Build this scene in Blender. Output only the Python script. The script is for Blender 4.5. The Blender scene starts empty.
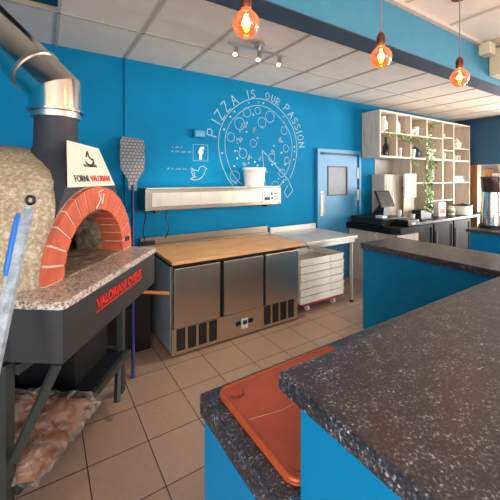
import bpy, bmesh, math, random
from mathutils import Vector, Matrix
random.seed(7)
PI = math.pi
SC = bpy.context.scene
COL = SC.collection

# ------------------------------------------------------------------ materials
def newmat(name):
    m = bpy.data.materials.new(name); m.use_nodes = True
    nt = m.node_tree; b = nt.nodes['Principled BSDF']
    return m, nt, b

def lin(c):
    return tuple((x/12.92 if x <= .04045 else ((x+.055)/1.055)**2.4) for x in [v/255 for v in c]) + (1,)

def plain(name, c, rough=.5, metal=0, noise=.06, nscale=12, bump=0, spec=.5, coat=0):
    m, nt, b = newmat(name); N = nt.nodes; L = nt.links
    tc = N.new('ShaderNodeTexCoord'); nz = N.new('ShaderNodeTexNoise')
    nz.inputs['Scale'].default_value = nscale; nz.inputs['Detail'].default_value = 4
    L.new(tc.outputs['Object'], nz.inputs['Vector'])
    rp = N.new('ShaderNodeValToRGB'); c = lin(c)
    rp.color_ramp.elements[0].color = tuple(x*(1-noise*2) for x in c[:3])+(1,)
    rp.color_ramp.elements[1].color = tuple(min(1, x*(1+noise*2)) for x in c[:3])+(1,)
    rp.color_ramp.elements[0].position = .3; rp.color_ramp.elements[1].position = .7
    L.new(nz.outputs['Fac'], rp.inputs['Fac']); L.new(rp.outputs['Color'], b.inputs['Base Color'])
    b.inputs['Roughness'].default_value = rough; b.inputs['Metallic'].default_value = metal
    b.inputs['Specular IOR Level'].default_value = spec
    b.inputs['Coat Weight'].default_value = coat
    if bump:
        bp = N.new('ShaderNodeBump'); bp.inputs['Strength'].default_value = bump; bp.inputs['Distance'].default_value = .01
        L.new(nz.outputs['Fac'], bp.inputs['Height']); L.new(bp.outputs['Normal'], b.inputs['Normal'])
    return m

def speckle(name, stops, scale=120, scale2=30, rough=.35, bump=0, spec=.5):
    """stone: two noises drive a many-stop ramp"""
    m, nt, b = newmat(name); N = nt.nodes; L = nt.links
    tc = N.new('ShaderNodeTexCoord')
    a = N.new('ShaderNodeTexNoise'); a.inputs['Scale'].default_value = scale; a.inputs['Detail'].default_value = 3; a.inputs['Roughness'].default_value = .7
    c = N.new('ShaderNodeTexNoise'); c.inputs['Scale'].default_value = scale2; c.inputs['Detail'].default_value = 3
    L.new(tc.outputs['Object'], a.inputs['Vector']); L.new(tc.outputs['Object'], c.inputs['Vector'])
    mx = N.new('ShaderNodeMath'); mx.operation = 'MULTIPLY_ADD'; mx.inputs[1].default_value = .35; mx.inputs[2].default_value = -.175
    L.new(c.outputs['Fac'], mx.inputs[0])
    ad = N.new('ShaderNodeMath'); ad.operation = 'ADD'; L.new(a.outputs['Fac'], ad.inputs[0]); L.new(mx.outputs[0], ad.inputs[1])
    rp = N.new('ShaderNodeValToRGB'); r = rp.color_ramp
    while len(r.elements) < len(stops): r.elements.new(.5)
    for e, (p, col) in zip(r.elements, stops): e.position = p; e.color = lin(col)
    L.new(ad.outputs[0], rp.inputs['Fac']); L.new(rp.outputs['Color'], b.inputs['Base Color'])
    b.inputs['Roughness'].default_value = rough; b.inputs['Specular IOR Level'].default_value = spec
    if bump:
        bp = N.new('ShaderNodeBump'); bp.inputs['Strength'].default_value = bump; bp.inputs['Distance'].default_value = .01
        L.new(a.outputs['Fac'], bp.inputs['Height']); L.new(bp.outputs['Normal'], b.inputs['Normal'])
    return m

def brushed(name, c, rough=.3, axis='Z', streak=.05):
    m, nt, b = newmat(name); N = nt.nodes; L = nt.links
    tc = N.new('ShaderNodeTexCoord'); mp = N.new('ShaderNodeMapping')
    mp.inputs['Scale'].default_value = (90, 90, 2) if axis == 'Z' else (2, 90, 90)
    L.new(tc.outputs['Object'], mp.inputs['Vector'])
    nz = N.new('ShaderNodeTexNoise'); nz.inputs['Scale'].default_value = 1.5; nz.inputs['Detail'].default_value = 3
    L.new(mp.outputs[0], nz.inputs['Vector'])
    big = N.new('ShaderNodeTexNoise'); big.inputs['Scale'].default_value = 3.5; big.inputs['Detail'].default_value = 2
    L.new(tc.outputs['Object'], big.inputs['Vector'])
    mr = N.new('ShaderNodeMapRange'); mr.inputs['To Min'].default_value = rough*.92; mr.inputs['To Max'].default_value = rough*1.12
    L.new(nz.outputs['Fac'], mr.inputs['Value']); L.new(mr.outputs[0], b.inputs['Roughness'])
    rp = N.new('ShaderNodeValToRGB'); c = lin(c)
    rp.color_ramp.elements[0].color = tuple(x*(1-streak) for x in c[:3])+(1,); rp.color_ramp.elements[1].color = tuple(min(1, x*(1+streak)) for x in c[:3])+(1,)
    L.new(nz.outputs['Fac'], rp.inputs['Fac']); L.new(rp.outputs['Color'], b.inputs['Base Color'])
    b.inputs['Metallic'].default_value = 1
    bp = N.new('ShaderNodeBump'); bp.inputs['Strength'].default_value = .25; bp.inputs['Distance'].default_value = .02
    L.new(big.outputs['Fac'], bp.inputs['Height']); L.new(bp.outputs['Normal'], b.inputs['Normal'])
    return m

def wood(name, c1, c2, scale=(1.2, 14, 14), rough=.45):
    m, nt, b = newmat(name); N = nt.nodes; L = nt.links
    tc = N.new('ShaderNodeTexCoord'); mp = N.new('ShaderNodeMapping'); mp.inputs['Scale'].default_value = scale
    L.new(tc.outputs['Object'], mp.inputs['Vector'])
    nz = N.new('ShaderNodeTexNoise'); nz.inputs['Scale'].default_value = 3; nz.inputs['Detail'].default_value = 6; nz.inputs['Distortion'].default_value = .6
    L.new(mp.outputs[0], nz.inputs['Vector'])
    rp = N.new('ShaderNodeValToRGB'); rp.color_ramp.elements[0].color = lin(c1); rp.color_ramp.elements[1].color = lin(c2)
    rp.color_ramp.elements[0].position = .35; rp.color_ramp.elements[1].position = .68
    L.new(nz.outputs['Fac'], rp.inputs['Fac']); L.new(rp.outputs['Color'], b.inputs['Base Color'])
    b.inputs['Roughness'].default_value = rough
    return m

def glass(name, c=(255, 255, 255), rough=.02, mixf=.25):
    m = bpy.data.materials.new(name); m.use_nodes = True; nt = m.node_tree; N = nt.nodes; L = nt.links
    N.clear(); o = N.new('ShaderNodeOutputMaterial'); t = N.new('ShaderNodeBsdfTransparent'); t.inputs[0].default_value = lin(c)
    g = N.new('ShaderNodeBsdfGlossy'); g.inputs['Roughness'].default_value = rough
    fr = N.new('ShaderNodeFresnel'); fr.inputs[0].default_value = 1.5
    ad = N.new('ShaderNodeMath'); ad.operation = 'ADD'; ad.inputs[1].default_value = mixf*.3; ad.use_clamp = True
    L.new(fr.outputs[0], ad.inputs[0])
    mx = N.new('ShaderNodeMixShader'); L.new(ad.outputs[0], mx.inputs[0]); L.new(t.outputs[0], mx.inputs[1]); L.new(g.outputs[0], mx.inputs[2])
    L.new(mx.outputs[0], o.inputs[0]); return m

def emis(name, c, s):
    m, nt, b = newmat(name)
    b.inputs['Base Color'].default_value = lin(c); b.inputs['Emission Color'].default_value = lin(c); b.inputs['Emission Strength'].default_value = s
    return m

def tilefloor(name):
    m, nt, b = newmat(name); N = nt.nodes; L = nt.links
    tc = N.new('ShaderNodeTexCoord'); mp = N.new('ShaderNodeMapping'); mp.inputs['Location'].default_value = (-.53, -1.975, 0)
    L.new(tc.outputs['Object'], mp.inputs['Vector'])
    br = N.new('ShaderNodeTexBrick'); br.offset = 0; br.squash = 1
    br.inputs['Scale'].default_value = 1; br.inputs['Brick Width'].default_value = .333; br.inputs['Row Height'].default_value = .343
    br.inputs['Mortar Size'].default_value = .0035; br.inputs['Mortar Smooth'].default_value = .1; br.inputs['Bias'].default_value = 0
    br.inputs['Color1'].default_value = lin((176, 147, 126)); br.inputs['Color2'].default_value = lin((166, 138, 119)); br.inputs['Mortar'].default_value = lin((72, 62, 56))
    L.new(mp.outputs[0], br.inputs['Vector'])
    mp2 = N.new('ShaderNodeMapping'); mp2.inputs['Scale'].default_value = (14, 60, 14); L.new(tc.outputs['Object'], mp2.inputs['Vector'])
    nz = N.new('ShaderNodeTexNoise'); nz.inputs['Scale'].default_value = 1.6; nz.inputs['Detail'].default_value = 5; L.new(mp2.outputs[0], nz.inputs['Vector'])
    mr = N.new('ShaderNodeMapRange'); mr.inputs['To Min'].default_value = .8; mr.inputs['To Max'].default_value = 1.16; L.new(nz.outputs['Fac'], mr.inputs['Value'])
    mx = N.new('ShaderNodeMix'); mx.data_type = 'RGBA'; mx.blend_type = 'MULTIPLY'; mx.inputs[0].default_value = 1
    L.new(br.outputs['Color'], mx.inputs[6]); L.new(mr.outputs[0], mx.inputs[7]); L.new(mx.outputs[2], b.inputs['Base Color'])
    b.inputs['Roughness'].default_value = .38
    bp = N.new('ShaderNodeBump'); bp.inputs['Strength'].default_value = .3; bp.inputs['Distance'].default_value = .004; bp.invert = True
    L.new(br.outputs['Fac'], bp.inputs['Height']); L.new(bp.outputs['Normal'], b.inputs['Normal'])
    return m

def dots(name, base, dot, scale, thr=.28):
    m, nt, b = newmat(name); N = nt.nodes; L = nt.links
    tc = N.new('ShaderNodeTexCoord'); v = N.new('ShaderNodeTexVoronoi'); v.inputs['Scale'].default_value = scale
    v.inputs['Randomness'].default_value = .1
    L.new(tc.outputs['Object'], v.inputs['Vector'])
    r = N.new('ShaderNodeValToRGB'); r.color_ramp.interpolation = 'CONSTANT'
    r.color_ramp.elements[0].color = lin(dot); r.color_ramp.elements[1].position = thr; r.color_ramp.elements[1].color = lin(base)
    L.new(v.outputs['Distance'], r.inputs['Fac']); L.new(r.outputs['Color'], b.inputs['Base Color'])
    b.inputs['Roughness'].default_value = .45; b.inputs['Metallic'].default_value = .6
    return m

M = {}
M['wall_blue'] = plain('blue wall paint', (0, 128, 176), .7, noise=.03, nscale=3, spec=.15)
M['wall_navy'] = plain('navy wall paint', (38, 88, 120), .6, noise=.03)
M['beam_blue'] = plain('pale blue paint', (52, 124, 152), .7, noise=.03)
M['beam_shade'] = plain('shaded beam underside', (38, 62, 84), .6, noise=.03)  # navy tone has the shade under the beam put into the colour
M['cream'] = plain('cream paint', (222, 208, 180), .6, noise=.02)
M['white'] = plain('white paint', (232, 230, 224), .5, noise=.02)
M['greywall'] = plain('grey splash panel', (176, 168, 158), .6, noise=.06, nscale=8)
M['annexwall'] = plain('brownish grey plaster', (112, 100, 86), .8, noise=.05)
M['ceil'] = plain('ceiling tile', (224, 214, 201), .9, noise=.025, nscale=5, bump=.05)
M['tbar'] = plain('ceiling bar', (192, 182, 168), .6, noise=.02)
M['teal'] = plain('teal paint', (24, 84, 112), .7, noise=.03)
M['tile'] = tilefloor('floor tiles')
M['counter_blue'] = plain('counter blue paint', (0, 122, 170), .45, noise=.03, nscale=4, spec=.2)
M['laminate'] = speckle('speckled black laminate', [(.0, (24, 24, 28)), (.46, (40, 40, 45)), (.57, (66, 66, 73)), (.64, (112, 112, 120)), (.73, (205, 205, 208))], 150, 30, .36, spec=.6)
M['granite'] = speckle('pink granite', [(.0, (64, 56, 50)), (.38, (120, 104, 94)), (.45, (180, 158, 146)), (.54, (214, 198, 182)), (.66, (232, 222, 206)), (.8, (130, 116, 104))], 75, 30, .3)
M['stucco'] = speckle('sandy oven render', [(.0, (120, 104, 84)), (.4, (160, 142, 116)), (.55, (184, 168, 142)), (.7, (214, 202, 180))], 60, 9, .9, bump=.35, spec=.2)
M['terracotta'] = plain('terracotta brick', (206, 98, 68), .75, noise=.1, nscale=9, bump=.1)
M['mortar'] = plain('pale mortar', (226, 196, 172), .9)
M['firebrick'] = speckle('sooty fire brick', [(.0, (60, 52, 46)), (.42, (120, 106, 90)), (.55, (160, 142, 118)), (.75, (186, 170, 146))], 22, 5, .9)
M['ovenblack'] = plain('charcoal sheet steel', (54, 52, 53), .5, metal=.1, noise=.05, nscale=6)
M['ductblack'] = plain('matt black duct', (50, 52, 58), .55, noise=.04)
M['stand'] = plain('dark green steel', (52, 56, 54), .5, noise=.08)
M['chrome'] = plain('polished steel', (236, 228, 216), .16, metal=1, noise=.02)
M['plate'] = plain('cream enamel', (240, 230, 206), .45, noise=.02)
M['red'] = plain('red lettering', (226, 34, 26), .5, noise=.02)
M['ink'] = plain('dark lettering', (52, 44, 40), .5, noise=.02)
M['steel'] = brushed('brushed stainless', (216, 202, 184), .33, 'Z')
M['steelx'] = brushed('brushed stainless top', (206, 202, 196), .34, 'X')
M['whitesteel'] = plain('light grey side sheet', (176, 182, 188), .35, metal=.3, noise=.05, nscale=5)
M['vent'] = dots('perforated vent', (120, 112, 104), (34, 32, 30), 95, .52)
def perfmat():
    m, nt, b = newmat('slotted peel steel'); N = nt.nodes; L = nt.links
    tc = N.new('ShaderNodeTexCoord'); mp = N.new('ShaderNodeMapping'); mp.inputs['Rotation'].default_value = (-PI/2, 0, 0); L.new(tc.outputs['Object'], mp.inputs['Vector'])
    br = N.new('ShaderNodeTexBrick'); br.offset = .5; br.inputs['Scale'].default_value = 1; br.inputs['Brick Width'].default_value = .036; br.inputs['Row Height'].default_value = .034
    br.inputs['Mortar Size'].default_value = .005; br.inputs['Color1'].default_value = lin((176, 172, 168)); br.inputs['Color2'].default_value = lin((150, 150, 150)); br.inputs['Mortar'].default_value = lin((104, 110, 118))
    L.new(mp.outputs[0], br.inputs['Vector']); L.new(br.outputs['Color'], b.inputs['Base Color']); b.inputs['Roughness'].default_value = .5; b.inputs['Metallic'].default_value = .2
    return m
M['perf'] = perfmat()
M['panelsteel'] = plain('pale satin panel', (206, 198, 186), .34, metal=.35, noise=.07, nscale=4)
M['tabletop'] = plain('worn steel sheet', (208, 200, 188), .38, metal=.35, noise=.04, nscale=4)
M['box_pale'] = plain('pale blue box', (96, 164, 200), .5)
M['railsteel'] = brushed('dull rail steel', (158, 146, 132), .35, 'X')
M['pegwood'] = wood('warm peg wood', (176, 104, 56), (206, 136, 80), (3, 3, 3), .5)
M['black'] = plain('black plastic', (21, 21, 24), .4, noise=.05)
M['blackgloss'] = plain('gloss black', (22, 22, 25), .32, noise=.03, spec=.22)
M['darkgrey'] = plain('dark grey', (72, 74, 80), .5)
M['board_wood'] = wood('oiled beech', (196, 138, 82), (232, 180, 120), (1.4, 16, 16), .42)
M['greywood'] = wood('limed oak board', (204, 186, 168), (226, 210, 194), (12, 12, 1.3), .6)
M['edgewood'] = plain('pale shelf edging', (236, 218, 190), .6, noise=.03)
M['brownwood'] = wood('honey pine', (134, 88, 46), (160, 108, 60), (12, 12, 1), .6)
M['crate'] = plain('cream plastic', (250, 246, 232), .45, noise=.02)
M['redplastic'] = plain('red plastic', (190, 62, 50), .45)
M['orange'] = plain('terracotta plastic', (176, 78, 42), .38, noise=.07, nscale=7)
M['blueplastic'] = plain('blue plastic', (24, 112, 206), .4)
M['navyplastic'] = plain('navy metal', (30, 44, 110), .4)
M['alu'] = speckle('scuffed aluminium', [(.3, (126, 132, 138)), (.55, (164, 170, 176)), (.75, (196, 200, 206))], 30, 9, .4)
M['paint_white'] = plain('white wall drawing', (170, 208, 224), .6, noise=.06, nscale=30)
M['paint_white2'] = plain('faint wall writing', (138, 194, 220), .6, noise=.06, nscale=30)
M['kraft'] = plain('brown paper', (132, 80, 46), .8, noise=.16, nscale=9, bump=.6)
M['leaf'] = plain('ivy leaf', (142, 160, 100), .5, noise=.3, nscale=18)
M['stem'] = plain('green stem', (98, 110, 66), .6)
def globemat():
    m = glass('amber bulb glass', (255, 176, 112), .04, .5); nt = m.node_tree; N = nt.nodes; L = nt.links
    o = next(n for n in N if n.type == 'OUTPUT_MATERIAL'); src = o.inputs[0].links[0].from_socket
    e = N.new('ShaderNodeEmission'); e.inputs[0].default_value = (1, .34, .12, 1); e.inputs[1].default_value = .28
    a = N.new('ShaderNodeAddShader'); L.new(src, a.inputs[0]); L.new(e.outputs[0], a.inputs[1]); L.new(a.outputs[0], o.inputs[0]); return m
M['bulbglass'] = globemat()
M['filament'] = emis('glowing filament', (255, 150, 50), 60)
M['spotglow'] = emis('lit spot lens', (255, 244, 220), 2.5)
M['copper'] = plain('copper brown cap', (112, 62, 48), .35, metal=.6)
M['cord'] = plain('brown flex', (146, 120, 108), .6)
M['door_blue'] = plain('door blue paint', (62, 140, 184), .4, noise=.03, nscale=3)
M['frostglass'] = plain('frosted glass', (142, 150, 156), .5, noise=.08, nscale=3)
M['fridgeglass'] = plain('dark cooler glass', (14, 14, 17), .45, noise=.1, spec=.03)
M['bottle_dark'] = plain('dark bottle glass', (34, 26, 24), .12)
M['bottle_teal'] = plain('teal bottle', (70, 160, 178), .3)
M['clear'] = glass('clear glass', (236, 240, 240), .03, .3)
M['smoke'] = plain('smoked brown plastic', (74, 46, 40), .12, noise=.15, nscale=14)
M['paper'] = plain('white paper', (236, 234, 222), .7)
M['screen'] = plain('dark screen', (66, 66, 72), .3, noise=.3, nscale=20)
M['ceramic'] = plain('white ceramic', (240, 234, 222), .25, noise=.02)
M['navy_enamel'] = plain('navy enamel', (48, 58, 92), .3)
M['pinkish'] = plain('pale pink card', (216, 176, 152), .7)
M['whiteedge'] = plain('white edging', (224, 216, 206), .45)
def filmmat():
    m = bpy.data.materials.new('crinkled clear film'); m.use_nodes = True; nt = m.node_tree; N = nt.nodes; L = nt.links
    b = N['Principled BSDF']; b.inputs['Base Color'].default_value = lin((226, 212, 202)); b.inputs['Roughness'].default_value = .12
    tc = N.new('ShaderNodeTexCoord'); nz = N.new('ShaderNodeTexNoise'); nz.inputs['Scale'].default_value = 14; nz.inputs['Detail'].default_value = 6; nz.inputs['Distortion'].default_value = 1.5
    L.new(tc.outputs['Object'], nz.inputs['Vector'])
    bp = N.new('ShaderNodeBump'); bp.inputs['Strength'].default_value = 1; bp.inputs['Distance'].default_value = .03
    L.new(nz.outputs['Fac'], bp.inputs['Height']); L.new(bp.outputs['Normal'], b.inputs['Normal'])
    t = N.new('ShaderNodeBsdfTransparent'); mx = N.new('ShaderNodeMixShader')
    r = N.new('ShaderNodeMapRange'); r.inputs['From Min'].default_value = .4; r.inputs['From Max'].default_value = .72; r.inputs['To Min'].default_value = .04; r.inputs['To Max'].default_value = .45
    L.new(nz.outputs['Fac'], r.inputs['Value']); L.new(r.outputs[0], mx.inputs[0])
    L.new(t.outputs[0], mx.inputs[1]); L.new(b.outputs[0], mx.inputs[2]); L.new(mx.outputs[0], N['Material Output'].inputs[0])
    return m
M['film'] = filmmat()

# ------------------------------------------------------------------ mesh builder
class MB:
    def __init__(s, tf=None): s.bm = bmesh.new(); s.tf = tf
    def _v(s, p): return s.bm.verts.new(s.tf(*p) if s.tf else p)
    def box(s, x0, x1, y0, y1, z0, z1, bev=0, rot=None, seg=2):
        P = [(x0,y0,z0),(x1,y0,z0),(x1,y1,z0),(x0,y1,z0),(x0,y0,z1),(x1,y0,z1),(x1,y1,z1),(x0,y1,z1)]
        if rot:
            ax, ang, piv = rot; R = Matrix.Rotation(ang, 3, ax); pv = Vector(piv)
            P = [tuple(R @ (Vector(p)-pv) + pv) for p in P]
        v = [s._v(p) for p in P]
        fs = [s.bm.faces.new([v[i] for i in q]) for q in ((0,3,2,1),(4,5,6,7),(0,1,5,4),(1,2,6,5),(2,3,7,6),(3,0,4,7))]
        if bev:
            es = set(e for f in fs for e in f.edges)
            bmesh.ops.bevel(s.bm, geom=list(es), offset=bev, segments=seg, affect='EDGES', profile=.6)
        return s
    def loft(s, rings, cap=True, close=True):
        R = [[s._v(p) for p in r] for r in rings]
        n = len(R[0])
        for a, b in zip(R, R[1:]):
            for i in range(n if close else n-1):
                j = (i+1) % n
                s.bm.faces.new((a[i], a[j], b[j], b[i]))
        if cap:
            s.bm.faces.new(list(reversed(R[0]))); s.bm.faces.new(R[-1])
        return s
    def tube(s, pts, r, n=8, cap=True):
        pts = [Vector(p) for p in pts]; rings = []
        rr = r if isinstance(r, (list, tuple)) else [r]*len(pts)
        prev = None
        for i, p in enumerate(pts):
            a = pts[max(0, i-1)]; b = pts[min(len(pts)-1, i+1)]; d = (b-a).normalized()
            if prev is None:
                u = d.cross(Vector((0,0,1)))
                if u.length < 1e-3: u = Vector((1,0,0))
                u.normalize()
            else:
                u = prev - d*prev.dot(d)
                u.normalize()
            prev = u; w = d.cross(u)
            rings.append([tuple(p + (u*math.cos(2*PI*k/n) + w*math.sin(2*PI*k/n))*rr[i]) for k in range(n)])
        return s.loft(rings, cap)
    def lathe(s, prof, c, n=20, cap=True):
        """prof: list of (r, z) about the vertical through c"""
        rings = [[(c[0]+r*math.cos(2*PI*k/n), c[1]+r*math.sin(2*PI*k/n), c[2]+z) for k in range(n)] for r, z in prof]
        return s.loft(rings, cap)
    def prism(s, poly, z0, z1, bev=0):
        a = [s._v((x, y, z0)) for x, y in poly]; b = [s._v((x, y, z1)) for x, y in poly]; n = len(poly)
        fs = [s.bm.faces.new(list(reversed(a))), s.bm.faces.new(b)]
        for i in range(n): fs.append(s.bm.faces.new((a[i], a[(i+1)%n], b[(i+1)%n], b[i])))
        if bev:
            es = set(e for f in fs[:2] for e in f.edges)
            bmesh.ops.bevel(s.bm, geom=list(es), offset=bev, segments=2, affect='EDGES')
        return s
    def poly(s, pts):
        s.bm.faces.new([s._v(p) for p in pts]); return s
    def ball(s, c, r, n=14, sz=1):
        k = n//2
        prof = [(r*math.sin(PI*i/k), -r*sz*math.cos(PI*i/k)) for i in range(k+1)]
        prof[0] = (r*.02, prof[0][1]); prof[-1] = (r*.02, prof[-1][1])
        return s.lathe(prof, c, n)
    def stroke(s, pts, w, y):
        """a painted line on a wall facing -Y: pts are (x, z)"""
        for (a, b) in zip(pts, pts[1:]):
            a = Vector(a); b = Vector(b); d = b-a
            if d.length < 1e-6: continue
            d.normalize(); q = Vector((-d.y, d.x))*w*.5; e = d*w*.3
            s.poly([(p.x, y, p.y) for p in (a-e-q, b+e-q, b+e+q, a-e+q)])
        return s
    def build(s, name, mat, parent=None, origin=None, smooth=False):
        me = bpy.data.meshes.new(name)
        bmesh.ops.recalc_face_normals(s.bm, faces=s.bm.faces[:])
        off = Vector(ORG[parent.name]) if parent is not None else Vector(origin or (0,0,0))
        for v in s.bm.verts: v.co -= off
        s.bm.to_mesh(me); s.bm.free()
        me.materials.append(M[mat] if isinstance(mat, str) else mat)
        if smooth:
            for p in me.polygons: p.use_smooth = True
            me.set_sharp_from_angle(angle=math.radians(38))
        o = bpy.data.objects.new(name, me); COL.objects.link(o)
        if parent is not None: o.parent = parent; ORG[o.name] = tuple(off)
        else: o.location = off; ORG[o.name] = tuple(off)
        return o
ORG = {}
def tag(o, label, cat, group=None, kind=None):
    if label: o['label'] = label
    if cat: o['category'] = cat
    if group: o['group'] = group
    if kind: o['kind'] = kind
    return o
def thing(name, label, cat, loc, group=None):
    o = bpy.data.objects.new(name, None); COL.objects.link(o); o.location = loc; o.empty_display_size = .1
    ORG[o.name] = tuple(loc); return tag(o, label, cat, group)
def struct(name, mb, mat, parent=None, smooth=False):
    o = mb.build(name, mat, parent, smooth=smooth)
    if parent is None: o['kind'] = 'structure'
    return o
def copy_tree(o, parent=None):
    c = o.copy(); COL.objects.link(c)
    if parent is not None: c.parent = parent
    for ch in list(o.children): copy_tree(ch, c)
    return c
def text(name, s, size, mat, parent, pos, xdir, udir, depth=.002, origin=None, sx=1, bold=0):
    cu = bpy.data.curves.new('t', 'FONT'); cu.body = s; cu.size = size; cu.extrude = depth; cu.align_x = 'CENTER'; cu.offset = bold
    t = bpy.data.objects.new('t', cu); COL.objects.link(t)
    me = bpy.data.meshes.new_from_object(t.evaluated_get(bpy.context.evaluated_depsgraph_get()))
    bpy.data.objects.remove(t)
    x = Vector(xdir).normalized(); u = Vector(udir).normalized(); n = x.cross(u)
    off = Vector(ORG[parent.name]) if parent is not None else Vector(origin)
    for v in me.vertices: v.co = Vector(pos) + x*v.co.x*sx + u*v.co.y + n*v.co.z - off
    me.materials.clear(); me.materials.append(M[mat]); me.name = name
    o = bpy.data.objects.new(name, me); COL.objects.link(o)
    if parent is not None: o.parent = parent
    else: o.location = off
    ORG[o.name] = tuple(off); return o

# ------------------------------------------------------------------ the room
CZ = 2.86; WY = 3.55; FX0, FX1, FY0 = -1.5, 10.6, -5.0
struct('floor', MB().box(FX0, FX1, FY0, WY, -.1, 0), 'tile')
struct('wall_back', MB().box(FX0-.1, 7.7, WY, WY+.15, 0, CZ+.5), 'wall_blue')
struct('wall_back_annex', MB().box(7.7, FX1, WY, WY+.15, 0, CZ), 'annexwall')
struct('wall_left', MB().box(FX0-.1, FX0, .6, WY, 0, CZ+.5), 'wall_blue')
mb = MB(); mb.box(FX0-.1, FX0, FY0, .6, 0, .35); mb.box(FX0-.1, FX0, FY0, .6, 2.55, CZ)
struct('wall_left_front', mb, 'cream')
mb = MB()
for y in (-3.6, -2.2, -.8): mb.box(FX0-.09, FX0-.01, y-.04, y+.04, .35, 2.55)
struct('window_2', mb, 'darkgrey')
struct('wall_far_right', MB().box(FX1, FX1+.1, FY0, WY+.1, 0, CZ), 'greywall')
mb = MB().box(7.7, 7.82, 2.45, WY, 1.88, CZ); mb.box(7.7, 7.82, 1.3, 2.45, 2.62, CZ); mb.box(7.7, 7.82, 3.26, WY, 0, 1.88); mb.box(7.7, 7.82, FY0, 1.3, 0, .4); mb.box(7.7, 7.82, FY0, 1.3, 2.6, CZ); mb.box(7.7, 7.82, 1.15, 1.3, .4, 2.6)
struct('wall_right', mb, 'wall_navy')
mb = MB()
for y in (-3.6, -2.0, -.4): mb.box(7.72, 7.8, y-.035, y+.035, .4, 2.6)
struct('window_3', mb, 'darkgrey')
mb = MB().box(7.66, 7.84, 3.09, 3.26, 0, 1.88); mb.box(7.66, 7.84, 1.3, 1.4, 0, 1.88)
struct('trim_4', mb, 'brownwood')
# ceiling with one missing bay above the flue
mb = MB()
hx0, hx1, hy0, hy1 = -1.17, .09, 2.3, 2.84
mb.box(FX0, hx0, FY0, WY, CZ, CZ+.04); mb.box(hx1, FX1, FY0, WY, CZ, CZ+.04)
mb.box(hx0, hx1, FY0, hy0, CZ, CZ+.04); mb.box(hx0, hx1, hy1, WY, CZ, CZ+.04)
struct('ceiling', mb, 'ceil')
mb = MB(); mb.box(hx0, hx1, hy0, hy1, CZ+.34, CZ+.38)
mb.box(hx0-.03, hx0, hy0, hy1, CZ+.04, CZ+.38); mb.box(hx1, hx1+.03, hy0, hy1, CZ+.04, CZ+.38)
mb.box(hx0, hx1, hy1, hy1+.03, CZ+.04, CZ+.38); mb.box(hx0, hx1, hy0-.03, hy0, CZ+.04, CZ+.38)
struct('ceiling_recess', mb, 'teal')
mb = MB()
for k in range(-2, 17):
    x = .09+.6285*k
    if FX0 < x < FX1:
        if hx0+.05 < x < hx1-.05: mb.box(x-.012, x+.012, hy1, WY, CZ-.006, CZ)
        else: mb.box(x-.012, x+.012, 1.53, WY, CZ-.006, CZ)
for k in range(-2, 17):
    x = -.33+.6285*k
    if FX0 < x < FX1: mb.box(x-.012, x+.012, FY0, 1.365, CZ-.006, CZ)
mb.box(FX0, FX1, 2.828, 2.852, CZ-.006, CZ)
for y in (.62, -.62, -1.85, -3.1, -4.35): mb.box(FX0, FX1, y-.012, y+.012, CZ-.006, CZ)
mb.box(FX0, FX1, 1.33, 1.365, CZ-.03, CZ)
struct('trim_1', mb, 'tbar')
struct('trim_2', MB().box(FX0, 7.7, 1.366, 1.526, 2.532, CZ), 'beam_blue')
struct('trim_3', MB().box(FX0, 7.7, 1.364, 1.526, 2.524, 2.5318), 'beam_shade')  # thin strip added under the beam, coloured dark as its underside shade
# shop front: low wall, header, mullions (open glazing line at the street side)
mb = MB(); mb.box(FX0, FX1, FY0-.12, FY0, 0, .35); mb.box(FX0, FX1, FY0-.12, FY0, 2.55, CZ)
struct('wall_front', mb, 'cream')
mb = MB()
for x in (FX0+.05, .9, 3.3, 5.7, 8.1, FX1-.05): mb.box(x-.05, x+.05, FY0-.1, FY0-.02, .35, 2.55)
struct('window_1', mb, 'darkgrey')
# conduit up the wall
tag(MB().box(.705, .722, WY-.016, WY-.0005, 1.1, CZ-.005).build('cable_conduit', 'wall_blue', origin=(.713, WY-.01, 1.1)), 'thin blue painted cable conduit running down the wall behind the pizza oven', 'conduit')
struct('baseboard_back', MB().box(2.42, 3.45, WY-.018, WY, 0, .1), 'whiteedge')

# ------------------------------------------------------------------ door
d = bpy.data.objects.new('door_1', None); COL.objects.link(d); d.location = (3.95, WY, 0); ORG['door_1'] = (3.95, WY, 0); d['kind'] = 'structure'
mb = MB(); mb.box(3.45, 3.5, WY-.05, WY, 0, 2.05, .004); mb.box(4.4, 4.45, WY-.05, WY, 0, 2.05, .004); mb.box(3.5, 4.4, WY-.05, WY, 1.99, 2.05, .004)
mb.build('door_frame', 'door_blue', d)
mb = MB(); ly0, ly1 = WY-.03, WY-.001
mb.box(3.51, 3.69, ly0, ly1, .01, 1.96); mb.box(4.12, 4.37, ly0, ly1, .01, 1.96)
mb.box(3.69, 4.12, ly0, ly1, .01, 1.33); mb.box(3.69, 4.12, ly0, ly1, 1.78, 1.96)
leaf = mb.build('door_leaf', 'door_blue', d)
mb = MB(); mb.box(3.675, 3.70, ly0-.008, ly1, 1.32, 1.79); mb.box(4.11, 4.135, ly0-.008, ly1, 1.32, 1.79); mb.box(3.7, 4.11, ly0-.008, ly1, 1.32, 1.34); mb.box(3.7, 4.11, ly0-.008, ly1, 1.77, 1.79)
mb.build('vision_frame', 'darkgrey', leaf)
MB().box(3.7, 4.11, ly0+.008, ly1-.008, 1.34, 1.77).build('door_glass', 'frostglass', leaf)
pp = MB().box(3.525, 3.59, ly0-.004, ly0, 1.02, 1.4, .002).build('push_plate', 'white', leaf)
MB().tube([(3.56, ly0-.004, 1.05), (3.56, ly0-.05, 1.05), (3.56, ly0-.05, 1.36), (3.56, ly0-.004, 1.36)], .009).build('pull_handle', 'steelx', leaf, smooth=True)
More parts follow.
